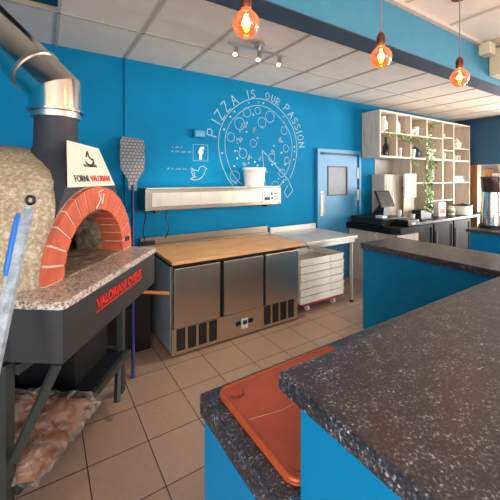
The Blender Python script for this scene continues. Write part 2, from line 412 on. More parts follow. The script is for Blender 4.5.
for z in (1.68, 1.32, .3): MB().box(4.365, 4.405, ly0-.012, ly0, z-.09, z+.09, .003).build('hinge', 'whiteedge', leaf)
MB().box(3.6, 4.3, ly0-.002, ly0, 1.963, 1.985).build('door_closer', 'darkgrey', d)

# ------------------------------------------------------------------ wall drawing
YW = WY-.0025
mu = thing('pizza_mural', 'white line drawing of a round pizza with curved lettering on blue wall', 'mural', (2.45, WY, 1.3))
cx, cz = 2.445, 2.0
def arc(cx, cz, r, a0, a1, n=40, wob=0):
    return [(cx+(r+wob*math.sin(5*a))*math.cos(a), cz+(r*1.04+wob*math.sin(5*a))*math.sin(a)) for a in [math.radians(a0+(a1-a0)*i/n) for i in range(n+1)]]
MB().stroke(arc(cx, cz, .635, -38, 292, 70, .006), .009, YW).build('crust_outline', 'paint_white', mu)
MB().stroke(arc(cx, cz, .545, -38, 292, 70, .008), .007, YW).build('inner_outline', 'paint_white', mu)
mb = MB(); mb.stroke([(cx+.02, cz-.02), (cx+.47, cz-.42)], .009, YW); mb.stroke([(cx+.02, cz-.02), (cx+.08, cz-.55)], .009, YW)
mb.stroke([(cx+.47, cz-.42), (cx+.56, cz-.58), (cx+.46, cz-.68), (cx+.4, cz-.6), (cx+.47, cz-.5)], .009, YW); mb.stroke([(cx+.40, cz-.42), (cx+.32, cz-.52), (cx+.24, cz-.66)], .009, YW)
mb.build('slice_outline', 'paint_white', mu)
rr = random.Random(3)
spots = [(-.33, .3, .075), (-.22, .46, .06), (.02, .35, .065), (.15, .44, .075), (.4, .27, .055), (.43, .02, .05), (.45, -.15, .045), (.18, -.12, .055), (-.12, .06, .05), (-.28, -.08, .06), (-.4, -.38, .07), (.36, -.33, .055), (.24, -.5, .055), (-.46, .12, .055), (-.05, .5, .045)]
for x, z, r in spots: MB().stroke(arc(cx+x, cz+z, r, 0, 360, 16), .007, YW).build('pepperoni_ring', 'paint_white', mu)
mb = MB()
for i in range(46):
    a = rr.uniform(0, 2*PI); r = .5*math.sqrt(rr.random()) if i > 20 else .592
    s = rr.uniform(.009, .016)
    x, z = cx+r*math.cos(a), cz+r*1.04*math.sin(a)
    MB().poly([(x+s*math.cos(k*PI/3), YW, z+s*math.sin(k*PI/3)) for k in range(6)]).build('dot_topping', 'paint_white', mu)
mb = MB()
for i in range(12):
    a = rr.uniform(0, 2*PI); r = rr.uniform(.12, .48); x, z = cx+r*math.cos(a), cz+r*math.sin(a)
    pts = [(x+.035*math.cos(t*1.7+i)*(.5+.5*math.sin(t*1.1+i)), z+.04*math.sin(t*1.3)) for t in range(9)]
    MB().stroke(pts, .006, YW).build('herb_squiggle', 'paint_white', mu)
GL = {'P': [[(0,0),(0,1),(.5,1),(.62,.78),(.5,.52),(0,.5)]], 'I': [[(.3,0),(.3,1)]], 'Z': [[(0,1),(.62,1),(0,0),(.65,0)]], 'A': [[(0,0),(.33,1),(.66,0)],[(.12,.38),(.54,.38)]],
      'S': [[(.58,.88),(.3,1),(.06,.82),(.12,.6),(.5,.42),(.6,.2),(.32,0),(.02,.12)]], 'O': [[(.33+.33*math.cos(t*PI/6), .5+.5*math.sin(t*PI/6)) for t in range(13)]],
      'U': [[(.02,1),(.06,.2),(.3,0),(.54,.18),(.6,1)]], 'R': [[(0,0),(0,1),(.5,1),(.6,.78),(.48,.54),(0,.5),(.62,0)]], 'N': [[(0,0),(0,1),(.6,0),(.6,1)]]}
def letter(mb, ch, ang, r, h, w=.011):
    mb = MB()
    a = math.radians(ang); up = Vector((math.cos(a), math.sin(a))); rt = Vector((math.sin(a), -math.cos(a))); c = Vector((cx, cz))+Vector((up.x*r, up.y*r*1.02))
    for st in GL[ch]: mb.stroke([tuple(c + rt*(px-.32)*h*.95 + up*py*h) for px, py in st], w, YW)
    mb.build('painted_letter', 'paint_white', mu)
mb = MB()
for ch, a, r in zip('PIZZA', (168, 156.5, 148.5, 137.5, 125.5), (.675, .665, .66, .66, .655)): letter(mb, ch, a, r, .13)
for ch, a in zip('IS', (106.5, 100)): letter(mb, ch, a, .66, .105)
for ch, a in zip('OUR', (81, 73, 66)): letter(mb, ch, a, .665, .095)
for ch, a in zip('PASSION', (52.5, 43.5, 35, 27.5, 21, 15, 6.5)): letter(mb, ch, a, .675, .11)
# social marks
fb = thing('social_logo', 'white letter f in a thin outlined square drawn on blue wall', 'logo', (1.57, WY, 1.8))
MB().stroke([(1.475, 1.805), (1.665, 1.805), (1.665, 2.0), (1.475, 2.0), (1.475, 1.805)], .006, YW).build('square_outline', 'paint_white2', fb)
text('letter_mark', 'f', .2, 'white', fb, (1.572, YW+.002, 1.83), (1,0,0), (0,0,1), .003, bold=.009)
bd = MB(); bpts = [(1.655,1.715),(1.632,1.70),(1.625,1.665),(1.60,1.62),(1.55,1.585),(1.49,1.575),(1.44,1.59),(1.47,1.60),(1.495,1.615),(1.465,1.63),(1.475,1.645),(1.45,1.665),(1.465,1.675),(1.445,1.70),(1.45,1.72),(1.49,1.695),(1.545,1.685),(1.55,1.715),(1.575,1.74),(1.61,1.74),(1.63,1.725),(1.655,1.715)]
bd.stroke(bpts, .009, YW); bd.stroke([(1.465,1.70),(1.495,1.66),(1.49,1.63),(1.515,1.61)], .007, YW)
tag(bd.build('bird_logo', 'paint_white', origin=(1.55, WY, 1.57)), 'white outline drawing of a small bird on blue wall below the letter f', 'logo')
def scribble(x0, x1, z, h, seed):
    r = random.Random(seed); m = MB(); x = x0
    while x < x1:
        n = r.randint(2, 4); pts = []
        for i in range(n*2):
            pts.append((x, z + (h if i % 2 else 0)*r.uniform(.6, 1))); x += r.uniform(.006, .011)
        m.stroke(pts, .005, YW); x += r.uniform(.008, .018)
    return m
n1 = scribble(1.21, 1.37, 1.945, .024, 1)
m2 = scribble(1.21, 1.41, 1.895, .024, 2)
th = thing('wall_writing', 'two short lines of small white handwriting left of the letter f', 'wall writing', (1.3, WY, 1.89))
n1.build('writing_line', 'paint_white2', th); m2.build('writing_line', 'paint_white2', th)
tag(scribble(1.165, 1.40, 1.695, .024, 3).build('wall_writing', 'paint_white2', origin=(1.28, WY, 1.69)), 'single line of small white handwriting left of the bird drawing', 'wall writing')
jb = thing('socket_box', 'small blue painted box fixed on the wall above the letter f', 'socket', (1.54, WY, 2.07))
MB().box(1.465, 1.62, WY-.05, WY, 2.075, 2.175, .004).build('box_body', 'wall_blue', jb)
MB().box(1.485, 1.60, WY-.054, WY-.05, 2.09, 2.16, .002).build('face_plate', 'box_pale', jb)

# ------------------------------------------------------------------ pizza oven (local frame: x along its front, y into it)
OX, OY = .256, 1.996; TX, TY, NX, NY = .595, .804, .804, -.595
def W(x, y, z): return (OX+x*TX-y*NX, OY+x*TY-y*NY, z)
LZ = 1.12
ov = thing('pizza_oven', 'domed wood fired pizza oven with terracotta brick arch on black steel stand', 'pizza oven', (W(0,.6,0)[0], W(0,.6,0)[1], 0))
def dome_mb(R, cz, c=(0, .53), rx=1.0, open_r=.3, z0=None, flip=False):
    m = MB(W); n, k = 132, 46
    rings = []
    prof = [(R, -.09)] + [(R*math.cos(PI/2*i/k), R*math.sin(PI/2*i/k)) for i in range(k)]
    vs = [[m._v((c[0]+r*math.sin(2*PI*j/n), c[1]-r*math.cos(2*PI*j/n), cz+z)) for j in range(n)] for r, z in prof]
    top = m._v((c[0], c[1], cz+R))
    def hole(pts):
        return any(y < c[1] and x*x+(z-LZ)**2 < open_r**2 and z > LZ-.002 for x, y, z in pts)
    for i in range(len(prof)-1):
        for j in range(n):
            jj = (j+1) % n
            loc = [(c[0]+prof[a][0]*math.sin(2*PI*b/n), c[1]-prof[a][0]*math.cos(2*PI*b/n), cz+prof[a][1]) for a, b in ((i,j),(i,jj),(i+1,jj),(i+1,j))]
            if hole(loc): continue
            m.bm.faces.new((vs[i][j], vs[i][jj], vs[i+1][jj], vs[i+1][j]))
    for j in range(n): m.bm.faces.new((vs[-1][j], vs[-1][(j+1)%n], top))
    return m
dome_mb(.66, LZ+.005, open_r=.405).build('dome', 'stucco', ov, smooth=True)
dome_mb(.55, LZ+.002, open_r=.315).build('inner_vault', 'firebrick', ov, smooth=True)
mb = MB(W)
mb.lathe([(.54, 0), (.54, .02)], (0, .53, LZ-.015), 40); mb.box(-.27, .27, .0, .3, LZ-.01, LZ+.006)
mb.build('oven_floor', 'firebrick', ov)
# throat between arch and chamber
mb = MB(W)
for r0, y0, y1 in ((.302, .12, .32),):
    ins = [[(r0*math.cos(PI*i/24), y, LZ+r0*math.sin(PI*i/24)) for i in range(25)] for y in (y0, y1)]
    mb.loft(ins, cap=False, close=False)
mb.build('throat', 'firebrick', ov, smooth=True)
# brick arch
arch = MB(W); N_ = 15
ro, ri, yd = .43, .30, .14
mb = MB(W)
nn = 40
ring = lambda r, y: [(r*math.cos(PI*i/nn), y, LZ+r*math.sin(PI*i/nn)) for i in range(nn+1)]
A_, B_, C_, D_ = ring(ro-.004, .004), ring(ri+.004, .004), ring(ri+.004, yd), ring(ro-.004, yd)
mb.loft([[a, b, c, e] for a, b, c, e in zip(A_, B_, C_, D_)])
ar = mb.build('arch_mortar', 'mortar', ov)
for k in range(N_):
    a0 = PI*k/N_+.013; a1 = PI*(k+1)/N_-.013
    q = lambda r, a, y: (r*math.cos(a), y, LZ+.001+r*math.sin(a))
    am = [a0+(a1-a0)*i/3 for i in range(4)]
    m = MB(W)
    m.loft([[q(ro, a, 0), q(ri, a, 0), q(ri, a, yd), q(ro, a, yd)] for a in am])
    m.build('arch_brick', 'terracotta', ov)
# maker's marks on the bricks
mb = MB(W)
for pts in ([(-.02, 0, .0), (.03, 0, .05), (.0, 0, .09), (.05, 0, .10)], [(.04, 0, .02), (.06, 0, .08)]):
    mb.tube([(x-.005, -.002, LZ+.31+z) for x, y, z in pts], .0035, 5)
mb.build('chalk_mark', 'white', ov)
MB(W).box(.335, .385, -.006, .002, LZ+.055, LZ+.085, .002).build('maker_badge', 'black', ov)
# granite ledge
gp = [(-.575, -.172), (-.55, -.185), (.40, -.185), (.425, -.165), (.425, .1), (.47, .16), (.47, .3), (-.575, .3)]
MB(W).prism(gp, LZ-.032, LZ, .004).build('granite_ledge', 'granite', ov)
# black skirt, front apron and round drum under the dome
sk = MB(W); sk.box(-.562, .41, -.17, .3, .875, LZ-.033); sk.build('skirt', 'ovenblack', ov)
mb = MB(W); mb.lathe([(.668, 0), (.668, .155)], (0, .53, .875), 48); mb.build('drum', 'ovenblack', ov, smooth=True)
text('red_lettering', 'VALORIANI OVENS', .063, 'red', ov, W(-.07, -.1725, .992), (TX, TY, 0), (0,0,1), .0015, sx=.93, bold=.0022)
MB(W).box(-.325, .195, -.1735, -.1705, .974, .981).build('red_underline', 'red', ov)
# hood, flue
mb = MB(W)
def rect(x0, x1, y0, y1, z, n=24):
    out = []
    for i in range(n):
        a = 2*PI*i/n+PI/4; c, s = math.cos(a), math.sin(a); k = 1/max(abs(c), abs(s)); out.append(((x0+x1)/2+c*k*(x1-x0)/2, (y0+y1)/2+s*k*(y1-y0)/2, z))
    return out
def circ(x, y, r, z, n=24): return [(x+r*math.cos(2*PI*i/n+PI/4), y+r*math.sin(2*PI*i/n+PI/4), z) for i in range(n)]
mb.loft([rect(-.33, .33, .03, .36, LZ+.28), rect(-.25, .25, .03, .38, LZ+.43), circ(.01, .24, .15, LZ+.60), circ(0, .25, .114, LZ+.66), circ(0, .25, .108, 1.965)])
mb.build('smoke_hood', 'ductblack', ov, smooth=True)
mb = MB(W)
pl = [(-.235, .022, 1.553), (.235, .022, 1.553), (.18, .10, 1.785), (-.125, .10, 1.80)]
back = [(x, y+.006, z) for x, y, z in pl]
mb.loft([pl, back]); sp = mb.build('sign_plate', 'plate', ov)
xd = Vector((TX, TY, 0)); ud = (Vector(W(0, .10, 1.785))-Vector(W(0, .022, 1.553))).normalized()
def onplate(x, f): return tuple(Vector(W(x, .022, 1.553)) + ud*f*.245 + Vector((NX, NY, 0))*.004)
text('dark_wording', 'FORNI', .052, 'ink', sp, onplate(-.105, .12), xd, ud, .001, sx=.85)
text('red_wording', 'VALORIANI', .052, 'red', sp, onplate(.085, .12), xd, ud, .001, sx=.8)
text('small_wording', 'VALORIANI', .026, 'ink', sp, onplate(.015, .47), xd, ud, .001)
MB(W).box(-.03, .06, .055, .06, 1.6395, 1.6425).build('rule_line', 'ink', sp)
mb = MB(); cc = [onplate(.02+.045*math.cos(a), .68+.17*math.sin(a)) for a in [math.radians(200+i*14) for i in range(13)]]
mb.tube(cc, [.002+.005*math.sin(PI*i/12) for i in range(13)], 5); mb.tube([onplate(.0, .72), onplate(.03, .86), onplate(.03, .72), onplate(.055, .66)], .005, 5)
mb.build('emblem', 'ink', sp)
fc = Vector(W(0, .25, 0))
fl = MB(); f0 = fc
fl.lathe([(.118, 1.94), (.126, 1.94), (.126, 1.985), (.118, 1.985)], f0, 28)
fl.build('flue_socket', 'steelx', ov, smooth=True)
R_ = Vector((-.842*.72, .539*.72, .69)).normalized(); e0 = Vector((f0.x, f0.y, 2.10)); mn = (R_+Vector((0, 0, 1))).normalized()
def mitre(r, n=36): return [Vector((e0.x+r*math.cos(2*PI*i/n), e0.y+r*math.sin(2*PI*i/n), e0.z-(mn.x*r*math.cos(2*PI*i/n)+mn.y*r*math.sin(2*PI*i/n))/mn.z)) for i in range(n)]
mr_ = mitre(.133)
fl = MB(); fl.lathe([(.137, 1.972), (.145, 1.974), (.145, 1.986), (.137, 1.988)], f0, 36, cap=False)
fl.loft([[(p.x, p.y, 1.986) for p in mr_], [tuple(p) for p in mr_]], cap=False)
fl.build('flue_elbow', 'chrome', ov, smooth=True)
fl = MB(); fl.loft([[tuple(p) for p in mr_], [tuple(p+R_*1.1) for p in mr_]], cap=False)
fl.build('slanted_flue', 'chrome', ov, smooth=True)
MB().tube([tuple(e0+R_*.155), tuple(e0+R_*.173)], .141, 32).build('clamp_ring', 'steelx', ov, smooth=True)
MB().tube([tuple(e0+R_*.92), tuple(e0+R_*1.06)], [.145, .145], 32).build('flue_collar', 'steelx', ov, smooth=True)
# stand
def bar(x0, y0, z0, x1, y1, z1, w=.03):
    return MB(W).tube([(x0, y0, z0), (x1, y1, z1)], w*.72, 4)
for x, y in ((-.53, .095), (.565, .142), (-.53, 1.2), (.565, 1.2)):
    MB(W).box(x-.022, x+.022, y-.022, y+.022, 0, .85).build('stand_leg', 'stand', ov)
for z in (.335, .83):
    mb = MB(W)
    mb.box(-.508, .543, .055, .085, z-.04, z); mb.box(-.508, .543, 1.18, 1.22, z-.04, z)
    mb.box(-.55, -.51, .083, 1.178, z-.04, z); mb.box(.545, .585, .165, 1.178, z-.04, z)
    mb.build('stand_rail', 'stand', ov)
bar(.45, -.04, .87, .56, .13, .70).build('stand_brace', 'stand', ov)
bar(-.55, -.14, .87, -.53, .06, .46).build('stand_brace', 'stand', ov)
bar(.55, .15, .33, .32, .05, .10).build('stand_brace', 'stand', ov)
MB(W).box(-.505, .54, .085, 1.175, .30, .328).build('stand_shelf', 'black', ov)
# front bracket hook at right end of the apron
MB(W).tube([(.27, -.06, .862), (.27, -.32, .855)], .011, 8).build('tool_peg', 'pegwood', ov, smooth=True)

# things on the stand shelf
bag = MB(W); r = random.Random(5)
bn, bmn = 22, 18
rows = []
def bagtop(u, v):
    e = min(1, 5*min(u, 1-u, v, 1-v)); return .33+.003 + (.085+.015*math.sin(7*u+3*v)+.015*math.sin(17*v+5*u))*(e**.6)
g = [[bag._v((-.50+.47*i/bn+.012*math.sin(j*1.3), .0+.50*j/bmn+.012*math.sin(i*1.1), bagtop(i/bn, j/bmn))) for j in range(bmn+1)] for i in range(bn+1)]
for i in range(bn):
    for j in range(bmn): bag.bm.faces.new((g[i][j], g[i+1][j], g[i+1][j+1], g[i][j+1]))
bmesh.ops.contextual_create(bag.bm, geom=[e for e in bag.bm.edges if e.is_boundary])
bo = thing('wrapped_parcel', 'brown paper parcel wrapped in crinkled clear film on the oven stand shelf', 'parcel', W(-.2, .2, .331))
bag.build('paper_stack', 'kraft', bo, smooth=True)
fm = MB(W); rg = random.Random(9)
g = [[fm._v((-.53+.535*i/30+.012*rg.random(), -.035+.56*j/26, (bagtop(i/30, j/26)+.006+.012*rg.random()) if 0 < i < 30 and 0 < j < 26 else .335+.03*rg.random())) for j in range(27)] for i in range(31)]
for i in range(30):
    for j in range(26): fm.bm.faces.new((g[i][j], g[i+1][j], g[i+1][j+1], g[i][j+1]))
fm.build('clear_film', 'film', bo, smooth=False)
mb = MB(W); mb.box(.1, .48, .2, .62, .331, .56, .01); mb.box(.11, .47, .21, .61, .561, .575, .004)
tag(mb.build('black_crate', 'black', origin=W(.3, .4, .331)), 'black plastic crate on the oven stand shelf behind the paper parcel', 'crate')
mb = MB(W); mb.box(-.42, .06, .56, 1.1, .331, .5, .01)
tag(mb.build('black_tub', 'black', origin=W(-.2, .8, .331)), 'low black tub on the oven stand shelf deep under the dome', 'tub')

# tools leaning on the oven ledge at left
def lean(p0, p1, f): return tuple(Vector(p0)+(Vector(p1)-Vector(p0))*f)
p0, p1 = (-.307, 1.062, 0), (-.045, 1.545, 1.535)
th = thing('peel_pole', 'long scuffed aluminium pole with hanging eye leaning against oven ledge', 'pole', p0)
def flatbar(a, b, w, t):
    a, b = Vector(a), Vector(b); d = (b-a).normalized(); s = Vector((.842, -.539, 0)); s = (s-d*s.dot(d)).normalized(); n = d.cross(s)
    m = MB(); q = [s*w+n*t, -s*w+n*t, -s*w-n*t, s*w-n*t]
    return m.loft([[tuple(a+k) for k in q], [tuple(b+k) for k in q]])
flatbar(p0, lean(p0, p1, .97), .017, .009).build('pole_bar', 'alu', th)
top = Vector(lean(p0, p1, .985))
mb = MB(); mb.tube([tuple(top+Vector((.842, -.539, 0))*.016*math.cos(2*PI*i/14)+Vector((0,0,1))*.016*math.sin(2*PI*i/14)) for i in range(15)], .006, 6)
mb.build('hanging_eye', 'black', th, smooth=True)
b0, b1 = (-.312, 1.369, 0), (-.092, 1.622, 1.455)
th = thing('oven_brush_handle', 'thin steel rod with bright blue plastic grip leaning against oven dome', 'tool', b0)
MB().tube([b0, lean(b0, b1, .86)], .007, 8).build('steel_rod', 'alu', th, smooth=True)
MB().tube([lean(b0, b1, t) for t in (.835, .85, .90, .96, .985, 1.0)], [.009, .015, .014, .014, .011, .007], 12).build('blue_grip', 'blueplastic', th, smooth=True)
# perforated peel standing between oven and fridge
q0, q1 = Vector((.593, 2.661, .0)), Vector((.775, 3.50, 2.02)); qd = (q1-q0).normalized()
th = thing('pizza_peel', 'perforated steel pizza peel with blue handle leaning on the wall beside oven', 'pizza peel', tuple(q0))
MB().tube([tuple(q0), tuple(q0+qd*1.66)], .014, 10).build('peel_handle', 'navyplastic', th, smooth=True)
sx = Vector((1, 0, 0)); sx = (sx-qd*sx.dot(qd)).normalized(); nn_ = sx.cross(qd)
L0 = (q1-q0).length
prof = [(-.035, 1.60), (-.045, 1.70), (-.115, 1.83), (-.122, 1.95), (-.122, 2.14), (-.10, 2.185), (.10, 2.185), (.122, 2.14), (.122, 1.95), (.115, 1.83), (.045, 1.70), (.035, 1.60)]
k = L0/2.185
f_ = [tuple(q0+sx*a+qd*b*k+nn_*.004) for a, b in prof]; g_ = [tuple(q0+sx*a+qd*b*k-nn_*.002) for a, b in prof]
MB().loft([f_, g_]).build('peel_blade', 'perf', th)
mb = MB(); mb.box(.46, .84, 3.03, 3.5, 0, .74, .01); bb = thing('black_bin', 'black box cabinet on floor between the pizza oven and the steel fridge', 'cabinet', (.65, 3.25, 0))
mb.build('bin_body', 'black', bb); MB().box(.45, .85, 3.02, 3.51, .742, .78, .008).build('bin_lid', 'black', bb)

# ------------------------------------------------------------------ prep fridge
fr = thing('prep_fridge', 'three door stainless steel prep fridge with wooden worktop against blue wall', 'fridge', (1.68, 3.1, 0))
FXa, FXb = .945, 2.405
mb = MB(); mb.box(FXa+.004, FXb, 2.772, 3.5, .03, .818); mb.box(FXa, FXb, 2.756, 2.772, .02, .252)
MB().box(FXa+.012, FXb-.012, 2.7685, 2.7718, .2525, .817).build('door_recess', 'black', fr)
mb.build('cabinet_body', 'steel', fr)
MB().box(FXa-.002, FXa+.003, 2.80, 3.49, .03, .80).build('side_panel', 'whitesteel', fr)
MB().box(FXa+.02, FXb-.02, 2.80, 3.48, .0, .029).build('plinth', 'black', fr)
for x0, x1 in ((FXa+.010, 1.410), (1.448, 1.915), (1.940, 2.397)):
    dr = MB().box(x0, x1, 2.728, 2.758, .268, .796, .005).build('fridge_door', 'steel', fr)
    MB().box(x0+.008, x1-.008, 2.7585, 2.768, .274, .788).build('door_gasket', 'black', dr)
    MB().box(x0, x0+.012, 2.722, 2.729, .27, .794, .002).build('grip_edge', 'steelx', dr)
for x0, x1 in ((.975, 1.40), (1.93, 2.36)):
    for i in range(4):
        w = (x1-x0)/4; MB().box(x0+i*w+.012, x0+(i+1)*w-.012, 2.7525, 2.7558, .05, .245, .003).build('vent_grille', 'vent', fr)
bdg = MB().box(1.60, 1.80, 2.748, 2.756, .125, .165, .006).build('control_panel', 'black', fr)
MB().box(1.655, 1.735, 2.7455, 2.748, .085, .19).build('white_sticker', 'white', bdg)
MB().box(1.675, 1.725, 2.7445, 2.7455, .125, .165).build('blue_patch', 'navyplastic', bdg)
MB().box(1.665, 1.672, 2.752, 2.756, .222, .236).build('door_lock', 'chrome', bdg)
mb = MB(); mb.box(FXa-.015, FXb+.01, 2.725, 3.5, .8185, .832)
mb.build('top_tray', 'black', fr)
MB().box(FXa-.01, FXb+.09, 2.715, 3.435, .8325, .862, .004).build('wooden_worktop', 'board_wood', fr)
mb = MB(); mb.box(FXa-.09, FXb+.12, 3.50, 3.535, .834, .955, .004); mb.box(FXa-.09, FXb+.1, 3.438, 3.499, .834, .882, .004)
mb.build('rear_upstand', 'railsteel', fr)

# ------------------------------------------------------------------ topping rail
tr = thing('topping_rail', 'long stainless refrigerated topping rail hung on the wall above wooden worktop', 'topping rail', (1.68, WY, 1.25))
mb = MB(); mb.box(.835, 2.53, 3.225, 3.52, 1.268, 1.485, .006); mb.build('rail_case', 'railsteel', tr)
MB().box(.90, 2.24, 3.218, 3.225, 1.312, 1.45, .002).build('front_panel', 'panelsteel', tr)
MB().box(.845, 2.525, 3.235, 3.51, 1.4855, 1.50, .004).build('glass_lid', 'steelx', tr)
cp = MB().box(2.245, 2.50, 3.217, 3.225, 1.30, 1.462, .002).build('control_box', 'panelsteel', tr)
MB().box(2.275, 2.355, 3.213, 3.217, 1.325, 1.365).build('display', 'black', cp)
MB().box(2.375, 2.40, 3.213, 3.217, 1.335, 1.36).build('rocker_switch', 'black', cp)
MB().box(2.37, 2.395, 3.2135, 3.217, 1.385, 1.425).build('brand_dot', 'darkgrey', cp)
for i in range(3): MB().box(2.415, 2.485, 3.214, 3.217, 1.33+.035*i, 1.345+.035*i).build('vent_slot', 'darkgrey', cp)
MB().box(2.503, 2.525, 3.214, 3.225, 1.275, 1.48, .003).build('end_cap', 'white', tr)
for i in range(6): MB().box(1.0+.21*i, 1.004+.21*i, 3.2165, 3.218, 1.305, 1.457).build('panel_joint', 'steelx', tr)
for x in (.95, 2.36): MB().box(x, x+.05, 3.28, 3.549, 1.235, 1.267, .004).build('wall_bracket', 'darkgrey', tr)
for x in (1.45, 2.1): MB().box(x, x+.16, 3.26, 3.30, 1.255, 1.267, .003).build('underside_clip', 'black', tr)
for x, lab, wv in ((.885, 'black power cable hanging below left end of the topping rail', .012), (1.135, 'black power cable hanging a little right of the rail left end', -.02)):
    tag(MB().tube([(x+wv*math.sin(i*.9), 3.44+.03*i/8, 1.262-.32*i/8) for i in range(9)], .006, 6).build('power_cable', 'black', origin=(x, 3.49, .96), smooth=True), lab, 'cable', 'power cables under the topping rail')
pg = MB().box(.86, 1.0, 3.441, 3.497, .8825, .925, .008); tag(pg.build('plug_block', 'black', origin=(.93, 3.47, .8825)), 'black plug block resting on steel upstand below the hanging cable', 'plug')
bk = thing('white_bucket', 'white plastic bucket standing on right end of the topping rail', 'bucket', (2.215, 3.36, 1.501))
MB().lathe([(.118, 0), (.122, .004), (.14, .2), (.142, .205)], (2.215, 3.36, 1.5005), 32).build('bucket_body', 'white', bk, smooth=True)
MB().lathe([(.149, .19), (.151, .195), (.151, .222), (.146, .228)], (2.215, 3.36, 1.5005), 32).build('bucket_rim', 'white', bk, smooth=True)

# ------------------------------------------------------------------ steel table, trays, dolly
tb = thing('steel_table', 'stainless steel side table over stacked cream trays right of the fridge', 'table', (2.95, 3.1, 0))
MB().box(2.53, 3.41, 2.735, 3.5, .818, .858, .005).build('table_top', 'tabletop', tb)
MB().box(2.57, 3.41, 3.50, 3.525, .818, .925, .003).build('table_upstand', 'tabletop', tb)
for x, y in ((3.345, 2.785), (3.345, 3.46), (2.56, 3.46), (2.455, 2.80)):
    if x < 2.5: continue
    lg = MB().tube([(x, y, .012), (x, y, .818)], .019, 10).build('table_leg', 'steelx', tb, smooth=True)
    MB().lathe([(.026, 0), (.026, .02), (.02, .028)], (x, y, 0), 10).build('foot_cap', 'black', lg)
mb = MB(); mb.box(2.58, 3.38, 2.76, 2.785, .775, .817); mb.build('table_apron', 'steelx', tb)
tx0, tx1, ty0, ty1 = 2.50, 3.235, 2.81, 3.30
pos = (2.868, 3.055)
def tray(z, label, h=.0875):
    t = thing('dough_tray', label, 'tray', (pos[0], pos[1], z), 'stacked cream dough trays')
    mb = MB(); wv = .008
    mb.box(tx0+.012, tx1-.012, ty0+.012, ty1-.012, z+.001, z+.006)
    mb.box(tx0+.006, tx1-.006, ty0+.006, ty0+.014, z+.006, z+h-.004); mb.box(tx0+.006, tx1-.006, ty1-.014, ty1-.006, z+.006, z+h-.004)
    mb.box(tx0+.006, tx0+.014, ty0+.014, ty1-.014, z+.006, z+h-.004); mb.box(tx1-.014, tx1-.006, ty0+.014, ty1-.014, z+.006, z+h-.004)
    mb.build('tray_body', 'crate', t)
    mb = MB(); rz0, rz1 = z+h-.022, z+h-.0015
    mb.box(tx0, tx1, ty0, ty0+.006, rz0, rz1); mb.box(tx0, tx1, ty1-.006, ty1, rz0, rz1); mb.box(tx0, tx0+.006, ty0+.006, ty1-.006, rz0, rz1); mb.box(tx1-.006, tx1, ty0+.006, ty1-.006, rz0, rz1)
    mb.build('tray_rim', 'crate', t)
    for x in (tx0+.2, tx0+.5): MB().box(x, x+.02, ty0+.001, ty0+.006, z+.01, z+h-.022).build('tray_rib', 'crate', t)
    return t
names = ['lowest cream dough tray of the stack, on the red wheeled dolly', 'cream dough tray second from the bottom of the stack', 'cream dough tray third from the bottom of the stack', 'cream dough tray third from the top of the stack', 'cream dough tray just under the open top tray', 'open empty cream dough tray at the top of the stack']
base = tray(.115, names[0])
for i in range(1, 6):
    c = copy_tree(base); c.location = (pos[0]+.004*math.sin(i*2.1), pos[1], .115+.0885*i); c['label'] = names[i]
dl = thing('tray_dolly', 'red plastic dolly on castors under the stacked cream trays', 'dolly', (2.868, 3.055, 0))
mb = MB(); mb.box(2.56, 3.20, 2.84, 2.90, .082, .114, .004); mb.box(2.56, 3.20, 3.2, 3.26, .082, .114, .004); mb.box(2.56, 2.62, 2.9, 3.2, .082, .114, .004); mb.box(3.14, 3.2, 2.9, 3.2, .082, .114, .004); mb.box(2.84, 2.92, 2.9, 3.2, .082, .114, .004)
mb.build('dolly_frame', 'redplastic', dl)
for x in (2.66, 3.10):
    for y in (2.88, 3.22):
        w = MB().tube([(x-.014, y, .038), (x+.014, y, .038)], .037, 16).build('castor_wheel', 'whiteedge', dl, smooth=True)
        MB().box(x-.02, x+.02, y-.012, y+.012, .06, .083).build('castor_fork', 'steelx', w)

# ------------------------------------------------------------------ counters at the front
bc = thing('bar_counter', 'raised blue bar counter with speckled black top nearest the camera', 'counter', (1.9, .3, 0))
bw = MB().box(.445, 3.46, -.03, .58, 1.118, 1.16, .009, seg=3).build('bar_top', 'laminate', bc)
MB().box(.47, 3.40, .02, .53, 0, 1.117, .003).build('bar_body', 'counter_blue', bc)
MB().box(.466, .4695, .03, .52, 0, .08).build('bar_kick', 'black', bc)
wc = thing('work_counter', 'lower blue work counter with black speckled top holding the terracotta board', 'counter', (1.9, .75, 0))
MB().box(.418, 2.79, .534, .957, .838, .907, .010, seg=3).build('work_top', 'laminate', wc)
MB().box(.428, 2.79, .536, .94, .08, .837, .003).build('work_body', 'counter_blue', wc)
MB().box(.45, 2.78, .56, .92, 0, .079).build('work_plinth', 'black', wc)
MB().box(.421, .4275, .54, .785, .09, .8365).build('end_panel', 'counter_blue', wc)
pc = thing('peninsula_counter', 'blue panelled counter with dark speckled top running back from the bar', 'counter', (3.12, 1.5, 0))
MB().box(2.825, 3.46, .60, 2.235, .852, .912, .010, seg=3).build('counter_top', 'laminate', pc)
MB().box(2.85, 3.40, .60, 2.222, .0, .851, .003).build('counter_body', 'counter_blue', pc)
